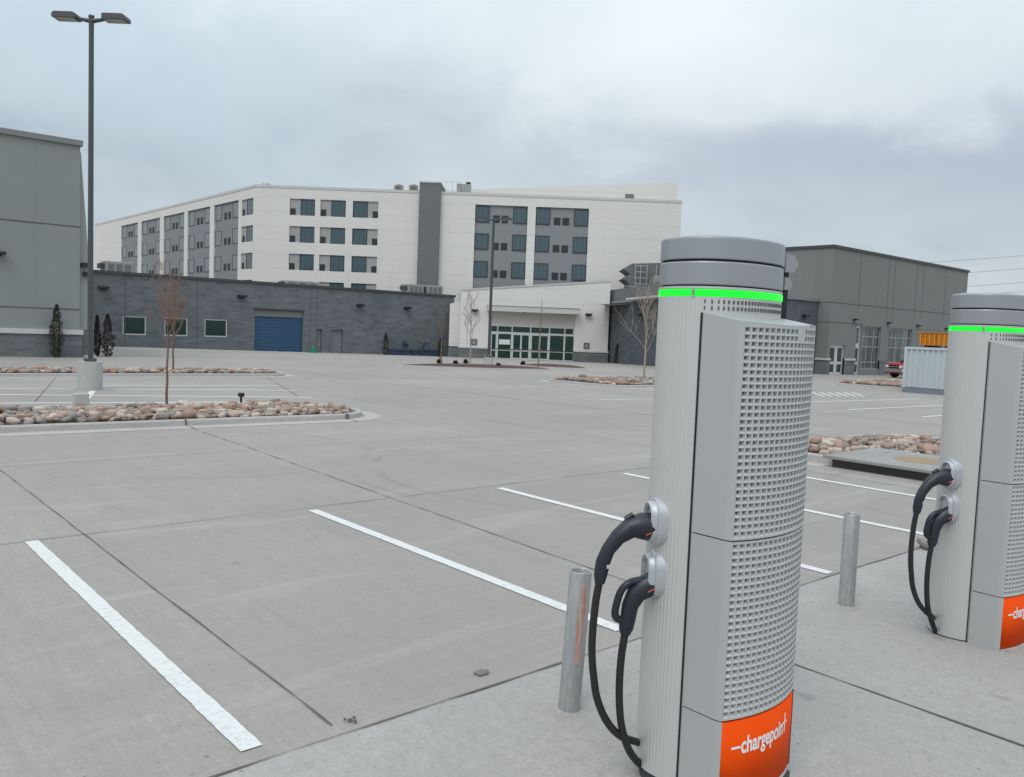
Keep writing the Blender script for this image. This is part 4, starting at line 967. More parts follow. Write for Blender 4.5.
# far sides, back and roof
P0 = Vector((hc.x, hc.y)); P1 = P0+hdir*HL; P2 = P1-hn*17; P3 = P0+Vector((17, 0))-hn*0; P4 = Vector((hc.x, hc.y+LW)); P5 = P4+Vector((17, 0))
inner = Vector((hc.x+17, hc.y+9))
def wl(a, c): b.quad((a.x, a.y, ZB), (c.x, c.y, ZB), (c.x, c.y, hz), (a.x, a.y, hz))
wl(P1, P2); wl(P4, P5); wl(P2, inner); wl(inner, P5)
rf = [P0, P1, P2, inner, P5, P4]; b.add([(q.x, q.y, hz-.3) for q in rf], [(0, 1, 2, 3), (0, 3, 4, 5)], 1)
b.build('wall', ['white_stucco', 'roof'], ht)
b = MB(); b.wbox(HF, .0, HL+.05, hz, hz+.30, -.4, .05); b.wbox(HW, -.05, LW, hz, hz+.30, -.4, .05); b.build('parapet', 'trim_light', ht)
# grey recessed bays
def bay(fr, a, e, nm):
    b = MB(); b.wbox(fr, a, e, ZB, bz1, -.40, -.20); return b.build('window_bay', 'grey_panel', ht)
def louvre(parent, fr, a, c, z0, z1, n0):
    b = MB(); b.wbox(fr, a, c, z0, z1, n0-.02, n0+.025); b.build('louvre', 'louvre', parent)
for a, e in bays:
    A, E = sF(a, 230), sF(e, 230); bo = bay(HF, A, E, 0); w = E-A
    for (z0, z1) in rows[:4]:
        window(bo, HF, A+.02, A+w*.275, z0+.02, z1, 'curtain', 'frame_dark', .10, dep=.13); window(bo, HF, E-w*.275, E-.02, z0+.02, z1, 'curtain', 'frame_dark', .10, dep=.13)
        for k in (.345, .51): louvre(bo, HF, A+w*k, A+w*(k+.125), z0+.02, z0+(z1-z0)*.46, -.19)
for A, E in wbays:
    bo = bay(HW, A, E, 0); w = E-A
    for (z0, z1) in rows[:4]:
        window(bo, HW, A+.02, A+w*.27, z0+.02, z1, 'glass_wing', 'frame_dark', .06, dep=.17); window(bo, HW, E-w*.27, E-.02, z0+.02, z1, 'glass_wing', 'frame_mid', .05, dep=.17)
        for k in (.36, .52): louvre(bo, HW, A+w*k, A+w*(k+.10), z0+.02, z0+(z1-z0)*.46, -.19)
def unit(fr, a, sp, e, z0, z1, side):
    ga, ge, pa_, pe = (sp, e, a, sp) if side == 'L' else (a, sp, sp, e)
    wo = window(ht, fr, ga, ge, z0, z1, 'curtain', 'frame_dark', .09, dep=.13)
    b = MB(); b.wbox(fr, pa_+.01, pe-.01 if side == 'L' else pe, z0, z1, -.20, -.14); b.build('side_panel', 'win_panel', wo)
    lw = min(pe-pa_, 1.)*.62
    if side == 'L': louvre(wo, fr, pa_+.05, pa_+.05+lw, z0+.05, z0+(z1-z0)*.42, -.135)
    else: louvre(wo, fr, pe-.05-lw, pe-.05, z0+.05, z0+(z1-z0)*.42, -.135)
for un in units: unit(HF, *un)
for (z0, z1) in rows[:4]: unit(HW, cw[0], cw[0]+(cw[1]-cw[0])*.62, cw[1], z0, z1, 'R')
# dark tower and setback roof storey
t0, t1 = sF(418.6), sF(439.4); zt_ = zF(429, 183.6)
b = MB(); b.wbox(HF, t0, t1, ZB, zt_, -9, .6); b.build('stair_tower', 'tower_grey', ht)
b = MB(); b.wbox(HF, t0-.06, t1+.06, zt_, zt_+.16, -9.06, .66); b.build('tower_coping', 'trim_light', ht)
DB = DH+8; pA = at_d(472, 189.5, DB); pB = at_d(677.5, 182.5, DB)
bd_ = Vector((pB.x-pA.x, pB.y-pA.y)); BL = bd_.length; bd_.normalize(); bn = Vector((bd_.y, -bd_.x)); BR = ((pA.x, pA.y), (bd_.x, bd_.y), (bn.x, bn.y))
b = MB(); z0 = hz-.3
vs = []
for sgn in (0, -8.5):
    for (s_, z) in ((0, z0), (BL, z0), (BL, pB.z), (0, pA.z)): vs.append((pA.x+bd_.x*s_+bn.x*sgn, pA.y+bd_.y*s_+bn.y*sgn, z))
b.add(vs, [(0, 1, 2, 3), (5, 4, 7, 6), (4, 0, 3, 7), (1, 5, 6, 2), (3, 2, 6, 7)]); b.build('roof_storey', 'white_stucco', ht)
s_, z = on_wall(BR, 629.5, 197); b = MB(); b.wbox(BR, s_-.55, s_+.55, z-.3, z+.35, .0, .06); b.build('roof_vent', 'hvac_dark', ht)
# roof equipment
for u, lab in ((398.5, 'tan boxy roof fan on the hotel roof, farther from the dark tower'), (413.5, 'tan boxy roof fan on the hotel roof, next to the dark tower')):
    p = at_d(u, 192, DH+4); w = 3.6*DH/F; root = thing('roof_fan', (p.x, p.y, hz-.3), lab, 'roof fan', 'tan fans on the hotel roof')
    zt2 = at_d(u, 184.8, DH+4).z
    b = MB(); b.box(p.x-w, p.x+w, p.y-w, p.y+w, hz-.3, zt2-.05, 0, .03); bd2 = b.build('housing', 'hvac_tan', root)
    b = MB()
    for i in range(3): b.obox((p.x-w*.0-FW0.x*w*1.32+RT0.x*(i-1)*w*.55, p.y-FW0.y*w*1.32+RT0.y*(i-1)*w*.55, (hz+zt2)/2), RT0*w*.2, FW0*.1, Vector((0, 0, (zt2-hz)*.36)))
    b.build('grille', 'hvac_dark', bd2)
    b = MB(); b.cyl(p.x, p.y, zt2-.05, zt2+.05, w*.7, 16, 0, w*.62); b.build('fan_cap', 'hvac_tan', root)
p = at_d(432, 183, DH+3); root = thing('roof_vent', (p.x, p.y, zt_+.1), 'small grey mushroom vent on top of the dark hotel tower', 'vent')
b = MB(); b.cyl(p.x, p.y, zt_+.1, zt_+.5, .2, 12); b.build('stem', 'hvac', root)
b = MB(); b.cyl(p.x, p.y, zt_+.5, zt_+.72, .42, 14, 0, .25); b.build('hood', 'hvac', root)
p = at_d(464, 192, DH+5); w = 7.2*DH/F; zt2 = at_d(463, 185, DH+5).z; root = thing('rooftop_unit', (p.x, p.y, hz-.3), 'pale rooftop unit with a black cap on the hotel roof right of the tower', 'air conditioner', 'rooftop air handling units')
b = MB(); b.obox((p.x, p.y, (hz-.3+zt2)/2), RT0*w, FW0*.8, Vector((0, 0, (zt2-hz+.3)/2))); bd2 = b.build('cabinet', 'hvac', root)
b = MB(); b.obox((p.x+RT0.x*w*.6, p.y+RT0.y*w*.6, zt2+.15), RT0*w*.32, FW0*.4, Vector((0, 0, .16))); b.build('cap', 'black', root)
p = at_d(448, 190, DH+4); root = thing('roof_railing', (p.x, p.y, hz-.3), 'thin grey roof railing between the tower and the pale rooftop unit', 'railing')
b = MB(); e0 = Vector((p.x, p.y, 0))-RT0*1.2; e1 = Vector((p.x, p.y, 0))+RT0*1.4
zt2 = at_d(448, 181.5, DH+4).z
for k in range(4):
    q = e0.lerp(e1, k/3); b.tube([(q.x, q.y, hz-.3), (q.x, q.y, zt2)], .03, 6)
b.build('post', 'galv', root)
b = MB()
for z in (zt2, (zt2+hz)/2): b.tube([(e0.x, e0.y, z), (e1.x, e1.y, z)], .03, 6)
b.tube([(e1.x, e1.y, zt2), (e1.x+RT0.x*1.2, e1.y+RT0.y*1.2, hz-.2)], .03, 6); b.build('rail', 'galv', root)
p = at_d(266, 187, DH+2); root = thing('roof_vent', (p.x, p.y, hz-.3), 'small grey vent on the hotel roof at the corner of its two wings', 'vent')
b = MB(); b.cyl(p.x, p.y, hz-.3, hz+.45, .3, 12); b.build('stem', 'hvac', root)
b = MB(); b.cyl(p.x, p.y, hz+.45, hz+.75, .6, 14, 0, .45); b.build('hood', 'hvac', root)

# ------------------------------------------------------------------ white entrance block
va = at_d(459, 357, 87.); vb_ = at_d(607, 362.5, 88.5); vd = Vector((vb_.x-va.x, vb_.y-va.y)); VL = vd.length; vd.normalize(); vn = Vector((vd.y, -vd.x))
VF = ((va.x, va.y), (vd.x, vd.y), (vn.x, vn.y)); sV = lambda u, v=335: on_wall(VF, u, v)[0]; zV = lambda u, v: on_wall(VF, u, v)[1]
en = thing('entrance_hall', (va.x+vd.x*VL/2, va.y+vd.y*VL/2, terr(va.x, va.y)), 'white entrance block with glass doors and a long flat canopy', 'building')
zl0 = zV(459, 290.6); zl1 = zV(606.5, 281.6); g0, g1 = sV(490.2), sV(574.4); gzt = zV(532, 313); gza = zV(532, 326.2); gzb = zV(532, 359)
zwa = (zV(475, 347.3)+zV(590, 351.5))/2; zfl = terr(va.x+vd.x*VL/2, va.y+vd.y*VL/2)
b = MB(); wall(b, VF, 0, VL, zwa, zl0-.02, [(g0, g1, ZB, gzt)], .3)
P = lambda a, n_, z: (va.x+vd.x*a+vn.x*n_, va.y+vd.y*a+vn.y*n_, z)
b.add([P(0, 0, zl0-.02), P(VL, 0, zl0-.02), P(VL, 0, zl1), P(0, 0, zl0)], [(0, 1, 2, 3)])
b.add([P(0, 0, zwa), P(0, -9, zwa), P(0, -9, zl0), P(0, 0, zl0)], [(0, 3, 2, 1)]); b.add([P(VL, 0, zwa), P(VL, -9, zwa), P(VL, -9, zl1), P(VL, 0, zl1)], [(0, 1, 2, 3)])
b.add([P(0, 0, zl0-.2), P(VL, 0, zl1-.2), P(VL, -9, zl1-.2), P(0, -9, zl0-.2)], [(0, 1, 2, 3)], 1)
sl = sV(449.5); b.add([P(sl, -1.2, zwa), P(-.0, -1.2, zwa), P(-.0, -1.2, zl0-1.0), P(sl, -1.2, zl0-1.35)], [(0, 1, 2, 3)])
b.add([P(sl, -1.2, zwa), P(sl, -9, zwa), P(sl, -9, zl0-1.35), P(sl, -1.2, zl0-1.35)], [(0, 3, 2, 1)]); b.add([P(sl, -1.2, zl0-1.35), P(0, -1.2, zl0-1.0), P(0, -9, zl0-1.0), P(sl, -9, zl0-1.35)], [(0, 1, 2, 3)], 1)
b.build('wall', ['vest_stucco', 'roof'], en)
b = MB(); b.add([P(-.06, .06, zl0), P(VL+.06, .06, zl1), P(VL+.06, -.35, zl1), P(-.06, -.35, zl0), P(-.06, .06, zl0+.16), P(VL+.06, .06, zl1+.16), P(VL+.06, -.35, zl1+.16), P(-.06, -.35, zl0+.16)], [(3, 2, 1, 0), (4, 5, 6, 7), (0, 1, 5, 4), (1, 2, 6, 5), (2, 3, 7, 6), (3, 0, 4, 7)]); b.build('coping', 'trim_light', en)
for a, c, n0, n1 in ((-.05, g0, -.3, .08), (g1, VL+.06, -.3, .08), (sl-.05, -.06, -9, -1.12), (VL, VL+.08, -9, -.31)):
    b = MB(); b.wbox(VF, a, c, ZB, zwa-.10, n0, n1); b.build('brick_base', 'brick', en)
for a, c in ((-.1, g0), (g1, VL+.1)):
    b = MB(); b.wbox(VF, a, c, zwa-.10, zwa+.06, -.2, .14); b.build('ledge', 'trim_light', en)
b = MB(); b.wbox(VF, g0, g1, gza, gzt, -.28, -.16); b.build('head_panel', 'beige', en)
cz0, cz1 = zV(532, 313.8)-.0, zV(532, 307.5)
b = MB(); b.wbox(VF, g0-.4, g1+.3, cz0+.12, cz1, .02, 1.0); b.build('canopy', 'trim_light', en)
b = MB(); b.wbox(VF, g0-.44, g1+.34, cz1, cz1+.05, .0, 1.04); b.wbox(VF, (g0+g1)/2-1.0, (g0+g1)/2-.9, cz0-.02, cz0+.12, .05, .95); b.build('canopy_trim', 'trim', en)
# storefront
X = lambda u: sV(u, 345)
zt1 = zV(532, 334.0)
xs = [490.2, 497.2, 511.8, 530.3, 549.2, 564.5, 574.4]
ed = [X(u) for u in xs]
window(en, VF, g0, g1, gza-.0, gza+.001+.0, 'glass_green', 'frame_light') if False else None
window(en, VF, g0, g1, zt1, gza, 'glass_green', 'frame_light', .12, [ed[2], ed[3], ed[4], ed[5], ed[1]], dep=.20)
zmid = zV(532, 351.3)
window(en, VF, ed[0], ed[1], zfl, zt1, 'glass_green', 'frame_light', .16, (), (zmid,), dep=.20, name='door')
window(en, VF, ed[1], ed[2], zfl, zt1, 'glass_green', 'frame_light', .10, (), (zmid,), dep=.20)
for a, c in ((ed[2], ed[3]), (ed[3], ed[4])): window(en, VF, a, c, zfl, zt1, 'glass_green', 'frame_light', .17, ((a+c)/2,), (zmid,), dep=.20, name='sliding_door')
window(en, VF, ed[4], ed[5], zfl, zt1, 'glass_green', 'frame_light', .09, (), (zmid,), dep=.20); window(en, VF, ed[5], ed[6], zfl, zt1, 'glass_green', 'frame_light', .09, (), (zmid,), dep=.20)
b = MB(); b.wbox(VF, X(499), X(510), zV(505, 344.5), zV(505, 339.5), -.185, -.16); tag(b.build('door_notice', 'sign_white'), 'white notice behind the entrance glass beside the doors', 'sign')
for u, v, lab in ((474, 342, 'square grey plaque on the white wall left of the entrance doors'), (586.5, 345.8, 'square grey plaque on the white wall right of the entrance doors')):
    s_, z = on_wall(VF, u, v); root = thing('wall_plaque', P(s_, 0, z), lab, 'sign', 'square plaques on the entrance block')
    b = MB(); b.wbox(VF, s_-.32, s_+.32, z-.32, z+.32, .004, .06); b.build('panel', 'plaque', root)
    b = MB(); b.wbox(VF, s_-.18, s_+.18, z-.16, z-.04, .06, .075); b.wbox(VF, s_-.10, s_+.10, z-.04, z+.14, .06, .075); b.build('emblem', 'hvac', root)
for u, v in ((475, 310.8), (588.3, 315)):
    s_, z = on_wall(VF, u, v); wall_light(en, VF, s_, z, 1.15)

# ------------------------------------------------------------------ brick annex and slate hall on the right
q = gt(826, 374.5); yR = q.y; xR = q.x; zR = at_y(832, 247, yR).z
RF = ((xR, yR), (1, 0), (0, -1)); RS = ((xR, yR), (0, 1), (-1, 0))
sR = lambda u, v=330: on_wall(RF, u, v)[0]; zRr = lambda u, v: on_wall(RF, u, v)[1]
RL = sR(968.5, 271); RSL = on_wall(RS, 787, 252)[0]
RSL = 14.
rb = thing('slate_hall', (xR+RL/2, yR+5, terr(xR, yR)), 'tall slate grey panel hall with glazed entrances on the right', 'building')
zl = zRr(838, 359.3); zrow = -0.55
cwz = (zRr(872, 326.5), zRr(872, 369)); cz2 = zRr(900, 327.2)
c1a, c1b = sR(862.2), sR(881.3); c2a, c2b = sR(889), sR(912.3)
d1a, d1b = sR(831.4), sR(846.2); d1z = zRr(839, 345.2); d2a, d2b = sR(856.6), sR(862.1)
holes = [(c1a, c1b, cwz[1], cwz[0]), (c2a, c2b, cwz[1], cwz[0]), (d1a, d1b, ZB, d1z), (d2a, d2b-.01, ZB, cwz[0])]
c3a = c2b+(c2a-c1b); c3b = c3a+(c2b-c2a); holes.append((c3a, c3b, cwz[1], cwz[0]))
b = MB(); wall(b, RF, 0, RL, ZB, zR, holes, .25); wall(b, RS, 0, RSL, ZB, zR); shell(b, RF, 0, RL, ZB, zR, RSL, ends=(0, 1)); b.build('wall', ['right_grey', 'roof'], rb)
b = MB(); coping(b, RF, 0, RL, zR, RSL, .4, .22, .10); b.build('coping', 'trim_dark', rb)
b = MB()
for u in (859.3, 888, 894, 916, 923, 945): s_ = sR(u, 290); b.wbox(RF, s_-.03, s_+.03, cwz[0]+1.0, zR, -.02, .012)
for (u, v) in ((840, 303), (834, 322.3)):
    z = zRr(u, v); b.wbox(RF, 0, RL if v < 310 else c1a, z-.03, z+.03, -.02, .013); b.wbox(RS, 0, RSL, z-.03, z+.03, -.02, .013)
b.build('panel_joint', 'groove', rb)
for fr, a, c in ((RF, -.05, d1a), (RF, d1b, d2a), (RF, c1b, c2a), (RF, c2b, c3a), (RS, .21, .99)):
    b = MB(); b.wbox(fr, a, c, ZB, zl-.08, -.2, .05); b.build('brick_base', 'brick', rb)
for fr, a, c in ((RF, -.12, d1a), (RF, d1b, d2a), (RS, .21, .99)):
    b = MB(); b.wbox(fr, a, c, zl-.08, zl+.07, -.2, .12); b.build('ledge', 'trim_light', rb)
for a, c in ((c1a, c1b), (c2a, c2b), (c3a, c3b)):
    w = c-a; h = cwz[0]-cwz[1]
    window(rb, RF, a, c, cwz[1], cwz[0], 'glass_blinds', 'frame_soft', .075, [a+w/3, a+2*w/3], [cwz[1]+h*.16, cwz[1]+h*.52, cwz[1]+h*.76], dep=.16)
zfl = terr(xR+4, yR)
window(rb, RF, d1a, (d1a+d1b)/2, zfl, d1z, 'glass', 'frame_light', .22, (), (zfl+(d1z-zfl)*.40,), dep=.16, name='glass_door'); window(rb, RF, (d1a+d1b)/2, d1b, zfl, d1z, 'glass', 'frame_light', .22, (), (zfl+(d1z-zfl)*.40,), dep=.16, name='glass_door')
window(rb, RF, d2a, d2b-.02, zfl, d1z, 'glass', 'frame_light', .2, (), (zfl+(d1z-zfl)*.40,), dep=.16, name='glass_door'); window(rb, RF, d2a, d2b-.02, d1z, cwz[0], 'glass_blinds', 'frame_light', .2, (), (), dep=.16)
for u, v in ((854, 320), (887.7, 323.3), (917.4, 326.2), (945.4, 329)):
    s_, z = on_wall(RF, u, v); wall_light(rb, RF, s_, z, .8)
# low brick annex: front along X, side running back to the entrance block
yA = yR+1.0; AF = ((xR, yA), (-1, 0), (0, -1)); zA = at_y(805, 300.6, yA).z
xa = at_y(735, 320, yA).x; aL = xR-xa
pe = at_d(608, 303, 90.); sd_ = Vector((pe.x-xa, pe.y-yA)); sL = sd_.length; sd_.normalize(); sn = Vector((-sd_.y, sd_.x)); ASD = ((xa, yA), (sd_.x, sd_.y), (sn.x, sn.y))
ax_ = thing('brick_annex', (xa+2, yA+2, terr(xa, yA)), 'low dark brick annex between the entrance block and the slate hall', 'building')
b = MB(); wall(b, AF, 0, aL, ZB, zA); wall(b, ASD, 0, sL, ZB, zA)
b.add([(xa, yA, zA-.2), (xR, yA, zA-.2), (xR, yA+24, zA-.2), (pe.x, pe.y, zA-.2)], [(0, 1, 2, 3)], 1); b.build('wall', ['brick_dark', 'roof'], ax_)
b = MB(); b.wbox(AF, 0, aL+.1, zA, zA+.2, -.3, .1); b.wbox(ASD, -.1, sL, zA, zA+.22, -.5, .12); b.build('coping', 'trim', ax_)
s_, z = on_wall(AF, 803.7, 316.5); wall_light(ax_, AF, s_, z, 1.1)
s_, z = on_wall(ASD, 642, 316); wall_light(ax_, ASD, s_, z, 1.25)
# grey fascia strip over the annex and the plant enclosure behind it
fz = on_wall(ASD, 625, 288)[1]
b = MB(); b.wbox(ASD, sL*.0, sL, zA+.22, fz, -.9, -.1); b.build('fascia', 'tower_grey', ax_)
b = MB(); zs = on_wall(ASD, 650, 299.0)[1]; b.wbox(ASD, sL*.1, sL*.72, zs-.02, zs+.18, .14, .9); b.build('door_canopy', 'frame_light', ax_)
DP = 92.; pa = at_d(632, 263, DP); pb = at_d(672, 258.5, DP); zpt = pa.z; zp0 = zA
pe_ = thing('plant_screen', (pa.x, pa.y, zA-.2), 'grey plant screen with ladders on the annex roof beside the near charger head', 'plant enclosure')
PD = Vector((pb.x-pa.x, pb.y-pa.y)).normalized(); PN = Vector((PD.y, -PD.x)); PF = ((pa.x, pa.y), (PD.x, PD.y), (PN.x, PN.y)); PLn = 9.
b = MB()
zz = lambda v: at_d(632, v, DP).z
zig = [(0, zp0), (-.25, zz(283)), (-.9, zz(279)), (-.15, zz(274)), (-.9, zz(269)), (.0, zz(263.5)), (PLn, zz(258.5)), (PLn, zp0)]
b.loft([[(pa.x+PD.x*s_+PN.x*n_, pa.y+PD.y*s_+PN.y*n_, z) for s_, z in zig] for n_ in (0, -4)], 0); recalc(b.build('screen', 'tower_grey', pe_))
b = MB()
for s_ in (.35, .9, 1.6, 2.6):
    b.wbox(PF, s_, s_+.07, zp0, zz(264.5), .25, .32)
for v in (266, 272, 278, 284): b.wbox(PF, .35, 1.6, zz(v), zz(v)+.06, .255, .31)
b.build('ladder', 'galv', pe_)
for s_, w_ in ((2.2, 1.0), (3.6, 1.1)):
    b = MB(); b.wbox(PF, s_, s_+w_, zz(290), zz(275), .5, 1.3); u_ = b.build('cabinet', 'hvac', pe_)
    b = MB(); b.wbox(PF, s_+.2, s_+w_-.2, zz(287), zz(281), 1.3, 1.33); b.build('grille', 'hvac_dark', u_)
b = MB()
for k in range(7): b.wbox(PF, -1+k*1.3, -1+k*1.3+.05, zp0, zz(287.5), 1.6, 1.65)
for v in (287.5, 292): b.wbox(PF, -1, 7, zz(v), zz(v)+.05, 1.6, 1.65)
b.build('guard_rail', 'galv', pe_)

# ------------------------------------------------------------------ shipping container, skip, car
p = gt(901, 392); xk, yk, zk = p.x, p.y, p.z; kh = at_d(905, 346.5, (p-CAM).dot(FW0)).z-zk
ct = thing('shipping_container', (xk+1.2, yk-3, zk), 'pale grey corrugated shipping container partly hidden by the far charger', 'container')
b = MB(); y1 = yk-.06; y0 = yk-6.0
def corr(fixed, a0, a1, zlo, zhi, axis, sgn):
    pts = []; n = 22; pitch = (a1-a0)/n
    for i in range(n):
        for f, d in ((0, 0), (.28, 0), (.42, .07), (.86, .07)): pts.append((a0+pitch*(i+f), d))
    pts.append((a1, 0)); v = []
    for z in (zlo, zhi):
        for a, d in pts: v.append((fixed+sgn*d, a, z) if axis == 'y' else (a, fixed+sgn*d, z))
    n_ = len(pts); b.add(v, [(i, i+1, n_+i+1, n_+i) for i in range(n_-1)])
corr(xk, y0+.12, y1-.1, zk+.28, zk+kh-.12, 'y', 1); corr(xk+2.4, y0+.12, y1-.1, zk+.28, zk+kh-.12, 'y', -1); corr(y1, xk+.12, xk+2.3, zk+.28, zk+kh-.12, 'x', -1); corr(y0, xk+.12, xk+2.3, zk+.28, zk+kh-.12, 'x', 1)
b.box(xk+.02, xk+2.38, y0+.02, y1-.02, zk+kh-.06, zk+kh-.02); b.build('side_panels', 'cont', ct)
b = MB()
for x in (xk-.02, xk+2.3):
    for y in (y0, y1-.12): b.box(x, x+.14, y, y+.14, zk+.12, zk+kh)
for x in (xk-.02, xk+2.32): b.box(x, x+.10, y0+.14, y1-.12, zk+kh-.12, zk+kh)
for y in (y0, y1-.08): b.box(xk+.12, xk+2.3, y, y+.10, zk+kh-.12, zk+kh)
b.build('corner_frame', 'cont', ct)
b = MB(); b.box(xk-.03, xk+.12, y0, y1+.02, zk+.0, zk+.26); b.box(xk+2.3, xk+2.43, y0, y1+.02, zk, zk+.26); b.box(xk+.12, xk+2.3, y1-.1, y1+.02, zk+.05, zk+.26); b.box(xk+.12, xk+2.3, y0, y0+.1, zk+.05, zk+.26); b.build('base_rail', 'cont_base', ct)
# orange skip on top
pl = at_x(920.5, 345, xk+.5); pr_ = at_x(954, 345, xk+.5); zt_ = at_x(930, 331.6, xk+.5).z
sk = thing('steel_skip', (xk+1.1, (pl.y+pr_.y)/2, zk+kh), 'orange steel skip resting on top of the grey container', 'skip')
b = MB(); zb_ = zk+kh+.10; n_ = 4
yl, yr = pl.y, pr_.y
b.loft([[(xk+.35, yr+.08, zb_), (xk+1.9, yr+.08, zb_), (xk+1.9, yl-.08, zb_), (xk+.35, yl-.08, zb_)], [(xk+.2, yr, zt_-.08), (xk+2.05, yr, zt_-.08), (xk+2.05, yl, zt_-.08), (xk+.2, yl, zt_-.08)]], 0); recalc(b.build('tub', 'skip', sk))
b = MB(); b.box(xk+.14, xk+2.1, yr-.05, yl+.05, zt_-.08, zt_+.0, 0, .01)
b.build('rim', 'rust', sk)
b = MB()
for k in range(7): y = yr+(yl-yr)*(k+.5)/7; b.box(xk+.17, xk+.26, y-.03, y+.03, zb_+.02, zt_-.1)
b.build('ribs', 'skip', sk)
for y in (yr+.25, yl-.35):
    b = MB(); b.box(xk+.4, xk+1.8, y-.12, y+.12, zk+kh, zb_); b.build('skid', 'black', sk)
# red pickup
p = gt(886.5, 377.5)
def pickup(base, ang):
    root = thing('pickup_truck', (0, 0, 0), 'red pickup truck with its front showing beside the grey container', 'pickup truck')
    L = 5.4; w = .95
    def sec(x, prof): return [(x, y, z) for y, z in prof]
    b = MB()
    def lo(zt, ww=w): return [(-ww, .45), (-ww*1.0, .95), (-ww*.94, zt), (ww*.94, zt), (ww, .95), (ww, .45), (ww*.85, .35), (-ww*.85, .35)]
    b.loft([sec(x, lo(zt, ww)) for x, zt, ww in ((0, .98, .86), (.10, 1.06, .93), (.5, 1.12, .95), (1.35, 1.17, .95), (1.5, 1.15, .95), (5.2, 1.13, .95), (5.4, 1.08, .93))], 0); recalc(b.build('body', 'car_red', root))
    b = MB(); cab = [(1.35, 1.15, .86), (2.05, 1.80, .74), (2.4, 1.86, .72), (3.5, 1.84, .72), (3.85, 1.15, .86)]
    def cs(x, zt, ww): return [(x, -.88, 1.13), (x, -ww, zt), (x, ww, zt), (x, .88, 1.13)]
    b.loft([cs(*c) for c in cab], 0); cb_ = recalc(b.build('cab', 'car_red', root))
    b = MB(); b.loft([[(1.40, -.78, 1.2), (1.40, .78, 1.2), (2.0, .68, 1.76), (2.0, -.68, 1.76)], [(1.36, -.78, 1.22), (1.36, .78, 1.22), (1.96, .68, 1.78), (1.96, -.68, 1.78)]], 0); recalc(b.build('windscreen', 'glass_green', cb_))
    for sg in (-1, 1):
        b = MB(); b.loft([[(1.75, sg*.875, 1.22), (3.55, sg*.875, 1.22), (3.4, sg*.755, 1.74), (2.2, sg*.755, 1.74)], [(1.75, sg*.89, 1.225), (3.55, sg*.89, 1.225), (3.4, sg*.77, 1.745), (2.2, sg*.77, 1.745)]], 0); recalc(b.build('side_window', 'glass_green', cb_))
    b = MB(); b.box(-.10, .05, -.95, .95, .45, .72, 0, .03); b.build('front_bumper', 'chrome', root)
    b = MB(); b.box(-.02, .06, -.52, .52, .74, 1.0); gr = b.build('grille', 'black', root)
    b = MB(); b.box(-.035, -.015, -.5, .5, .84, .90); b.build('grille_bar', 'chrome', gr)
    for sg in (-1, 1):
        b = MB(); b.box(-.03, .12, min(sg*.55, sg*.86), max(sg*.55, sg*.86), .78, .97, 0, .02); b.build('headlight', 'sign_white', root)
        b = MB(); b.box(1.65, 1.85, min(sg*.95, sg*1.13), max(sg*.95, sg*1.13), 1.14, 1.3, 0, .02); b.build('wing_mirror', 'black', root)
        for xw in (.95, 4.4):
            wr = MB(); rings = []
            for yy, rr in ((-.13, .30), (-.12, .38), (.12, .38), (.13, .30)): rings.append([(xw+rr*math.cos(2*PI*k/20), sg*.86+yy, .38+rr*math.sin(2*PI*k/20)) for k in range(20)])
            wr.loft(rings, 0, True, False); ty = recalc(wr.build('wheel', 'tyre', root))
            wr = MB(); wr.loft([[(xw+.22*math.cos(2*PI*k/16), sg*(.86+yy), .38+.22*math.sin(2*PI*k/16)) for k in range(16)] for yy in (.10, .135)], 0); recalc(wr.build('rim', 'rim', ty))
    root.location = base; root.rotation_euler = (0, 0, ang); return root
pickup((p.x+.35, p.y-.35, p.z), R(-22))

# ------------------------------------------------------------------ power lines far right
for k, (v0, v1) in enumerate(((259.5, 254.3), (272.3, 267.3), (286, 281.3), (293.6, 291.5))):
    a = at_d(940, v0+2.5, 150.); e = at_d(1064, v1-1.8, 138.); d = (e-a); pts = []
    for i in range(25):
        f = -1.2+3.4*i/24; q = a+d*f; q.z += (f-.5)**2*.12*(1 if k < 3 else .5); pts.append(q)
    b = MB(); b.tube(pts, .04, 5)
    tag(b.build('power_line', 'wire'), ['topmost thin overhead wire right of the slate hall', 'second highest overhead wire right of the slate hall', 'third highest overhead wire, low beside the slate hall', 'lowest overhead wire just above the far charger head'][k], 'power line', 'overhead power lines')

# ------------------------------------------------------------------ sky, sun, camera
SUN_EL, SUN_AZ = R(52), R(205)     # azimuth: direction towards the sun, counter-clockwise from +X
w = bpy.data.worlds.new('World'); S.world = w; w.use_nodes = True; nt = w.node_tree
bg = nt.nodes['Background']
class WN(NT):
    def __init__(s, t_): s.t = t_; s.b = bg
t = WN(nt)
sky = t.n('ShaderNodeTexSky', sky_type='NISHITA'); sky.sun_disc = False; sky.sun_elevation = SUN_EL; sky.sun_rotation = PI/2-SUN_AZ
sky.air_density = 1.0; sky.dust_density = 3.0; sky.ozone_density = 1.0
co = t.n('ShaderNodeTexCoord').outputs['Generated']; xyz = t.sep(co)
zc = t.math('MAXIMUM', xyz[2], 0.); den = t.math('ADD', zc, .34)
cb = t.n('ShaderNodeCombineXYZ'); t.l(t.math('DIVIDE', xyz[0], den), cb.inputs[0]); t.l(t.math('DIVIDE', xyz[1], den), cb.inputs[1])
big = t.noise(t.scale(cb.outputs[0], (.9, .9, 1), (0, 0, .8)), 1., 4, .5, .3); fine = t.noise(cb.outputs[0], 2.6, 6, .55, .3)
mixn = t.math('ADD', t.math('MULTIPLY', big, .66), t.math('MULTIPLY', fine, .34))
SKYK = 10.0
cl = t.ramp(mixn, [(.37, (.41, .49, .57)), (.46, (.53, .60, .66)), (.54, (.625, .69, .732)), (.63, (.75, .79, .815))])
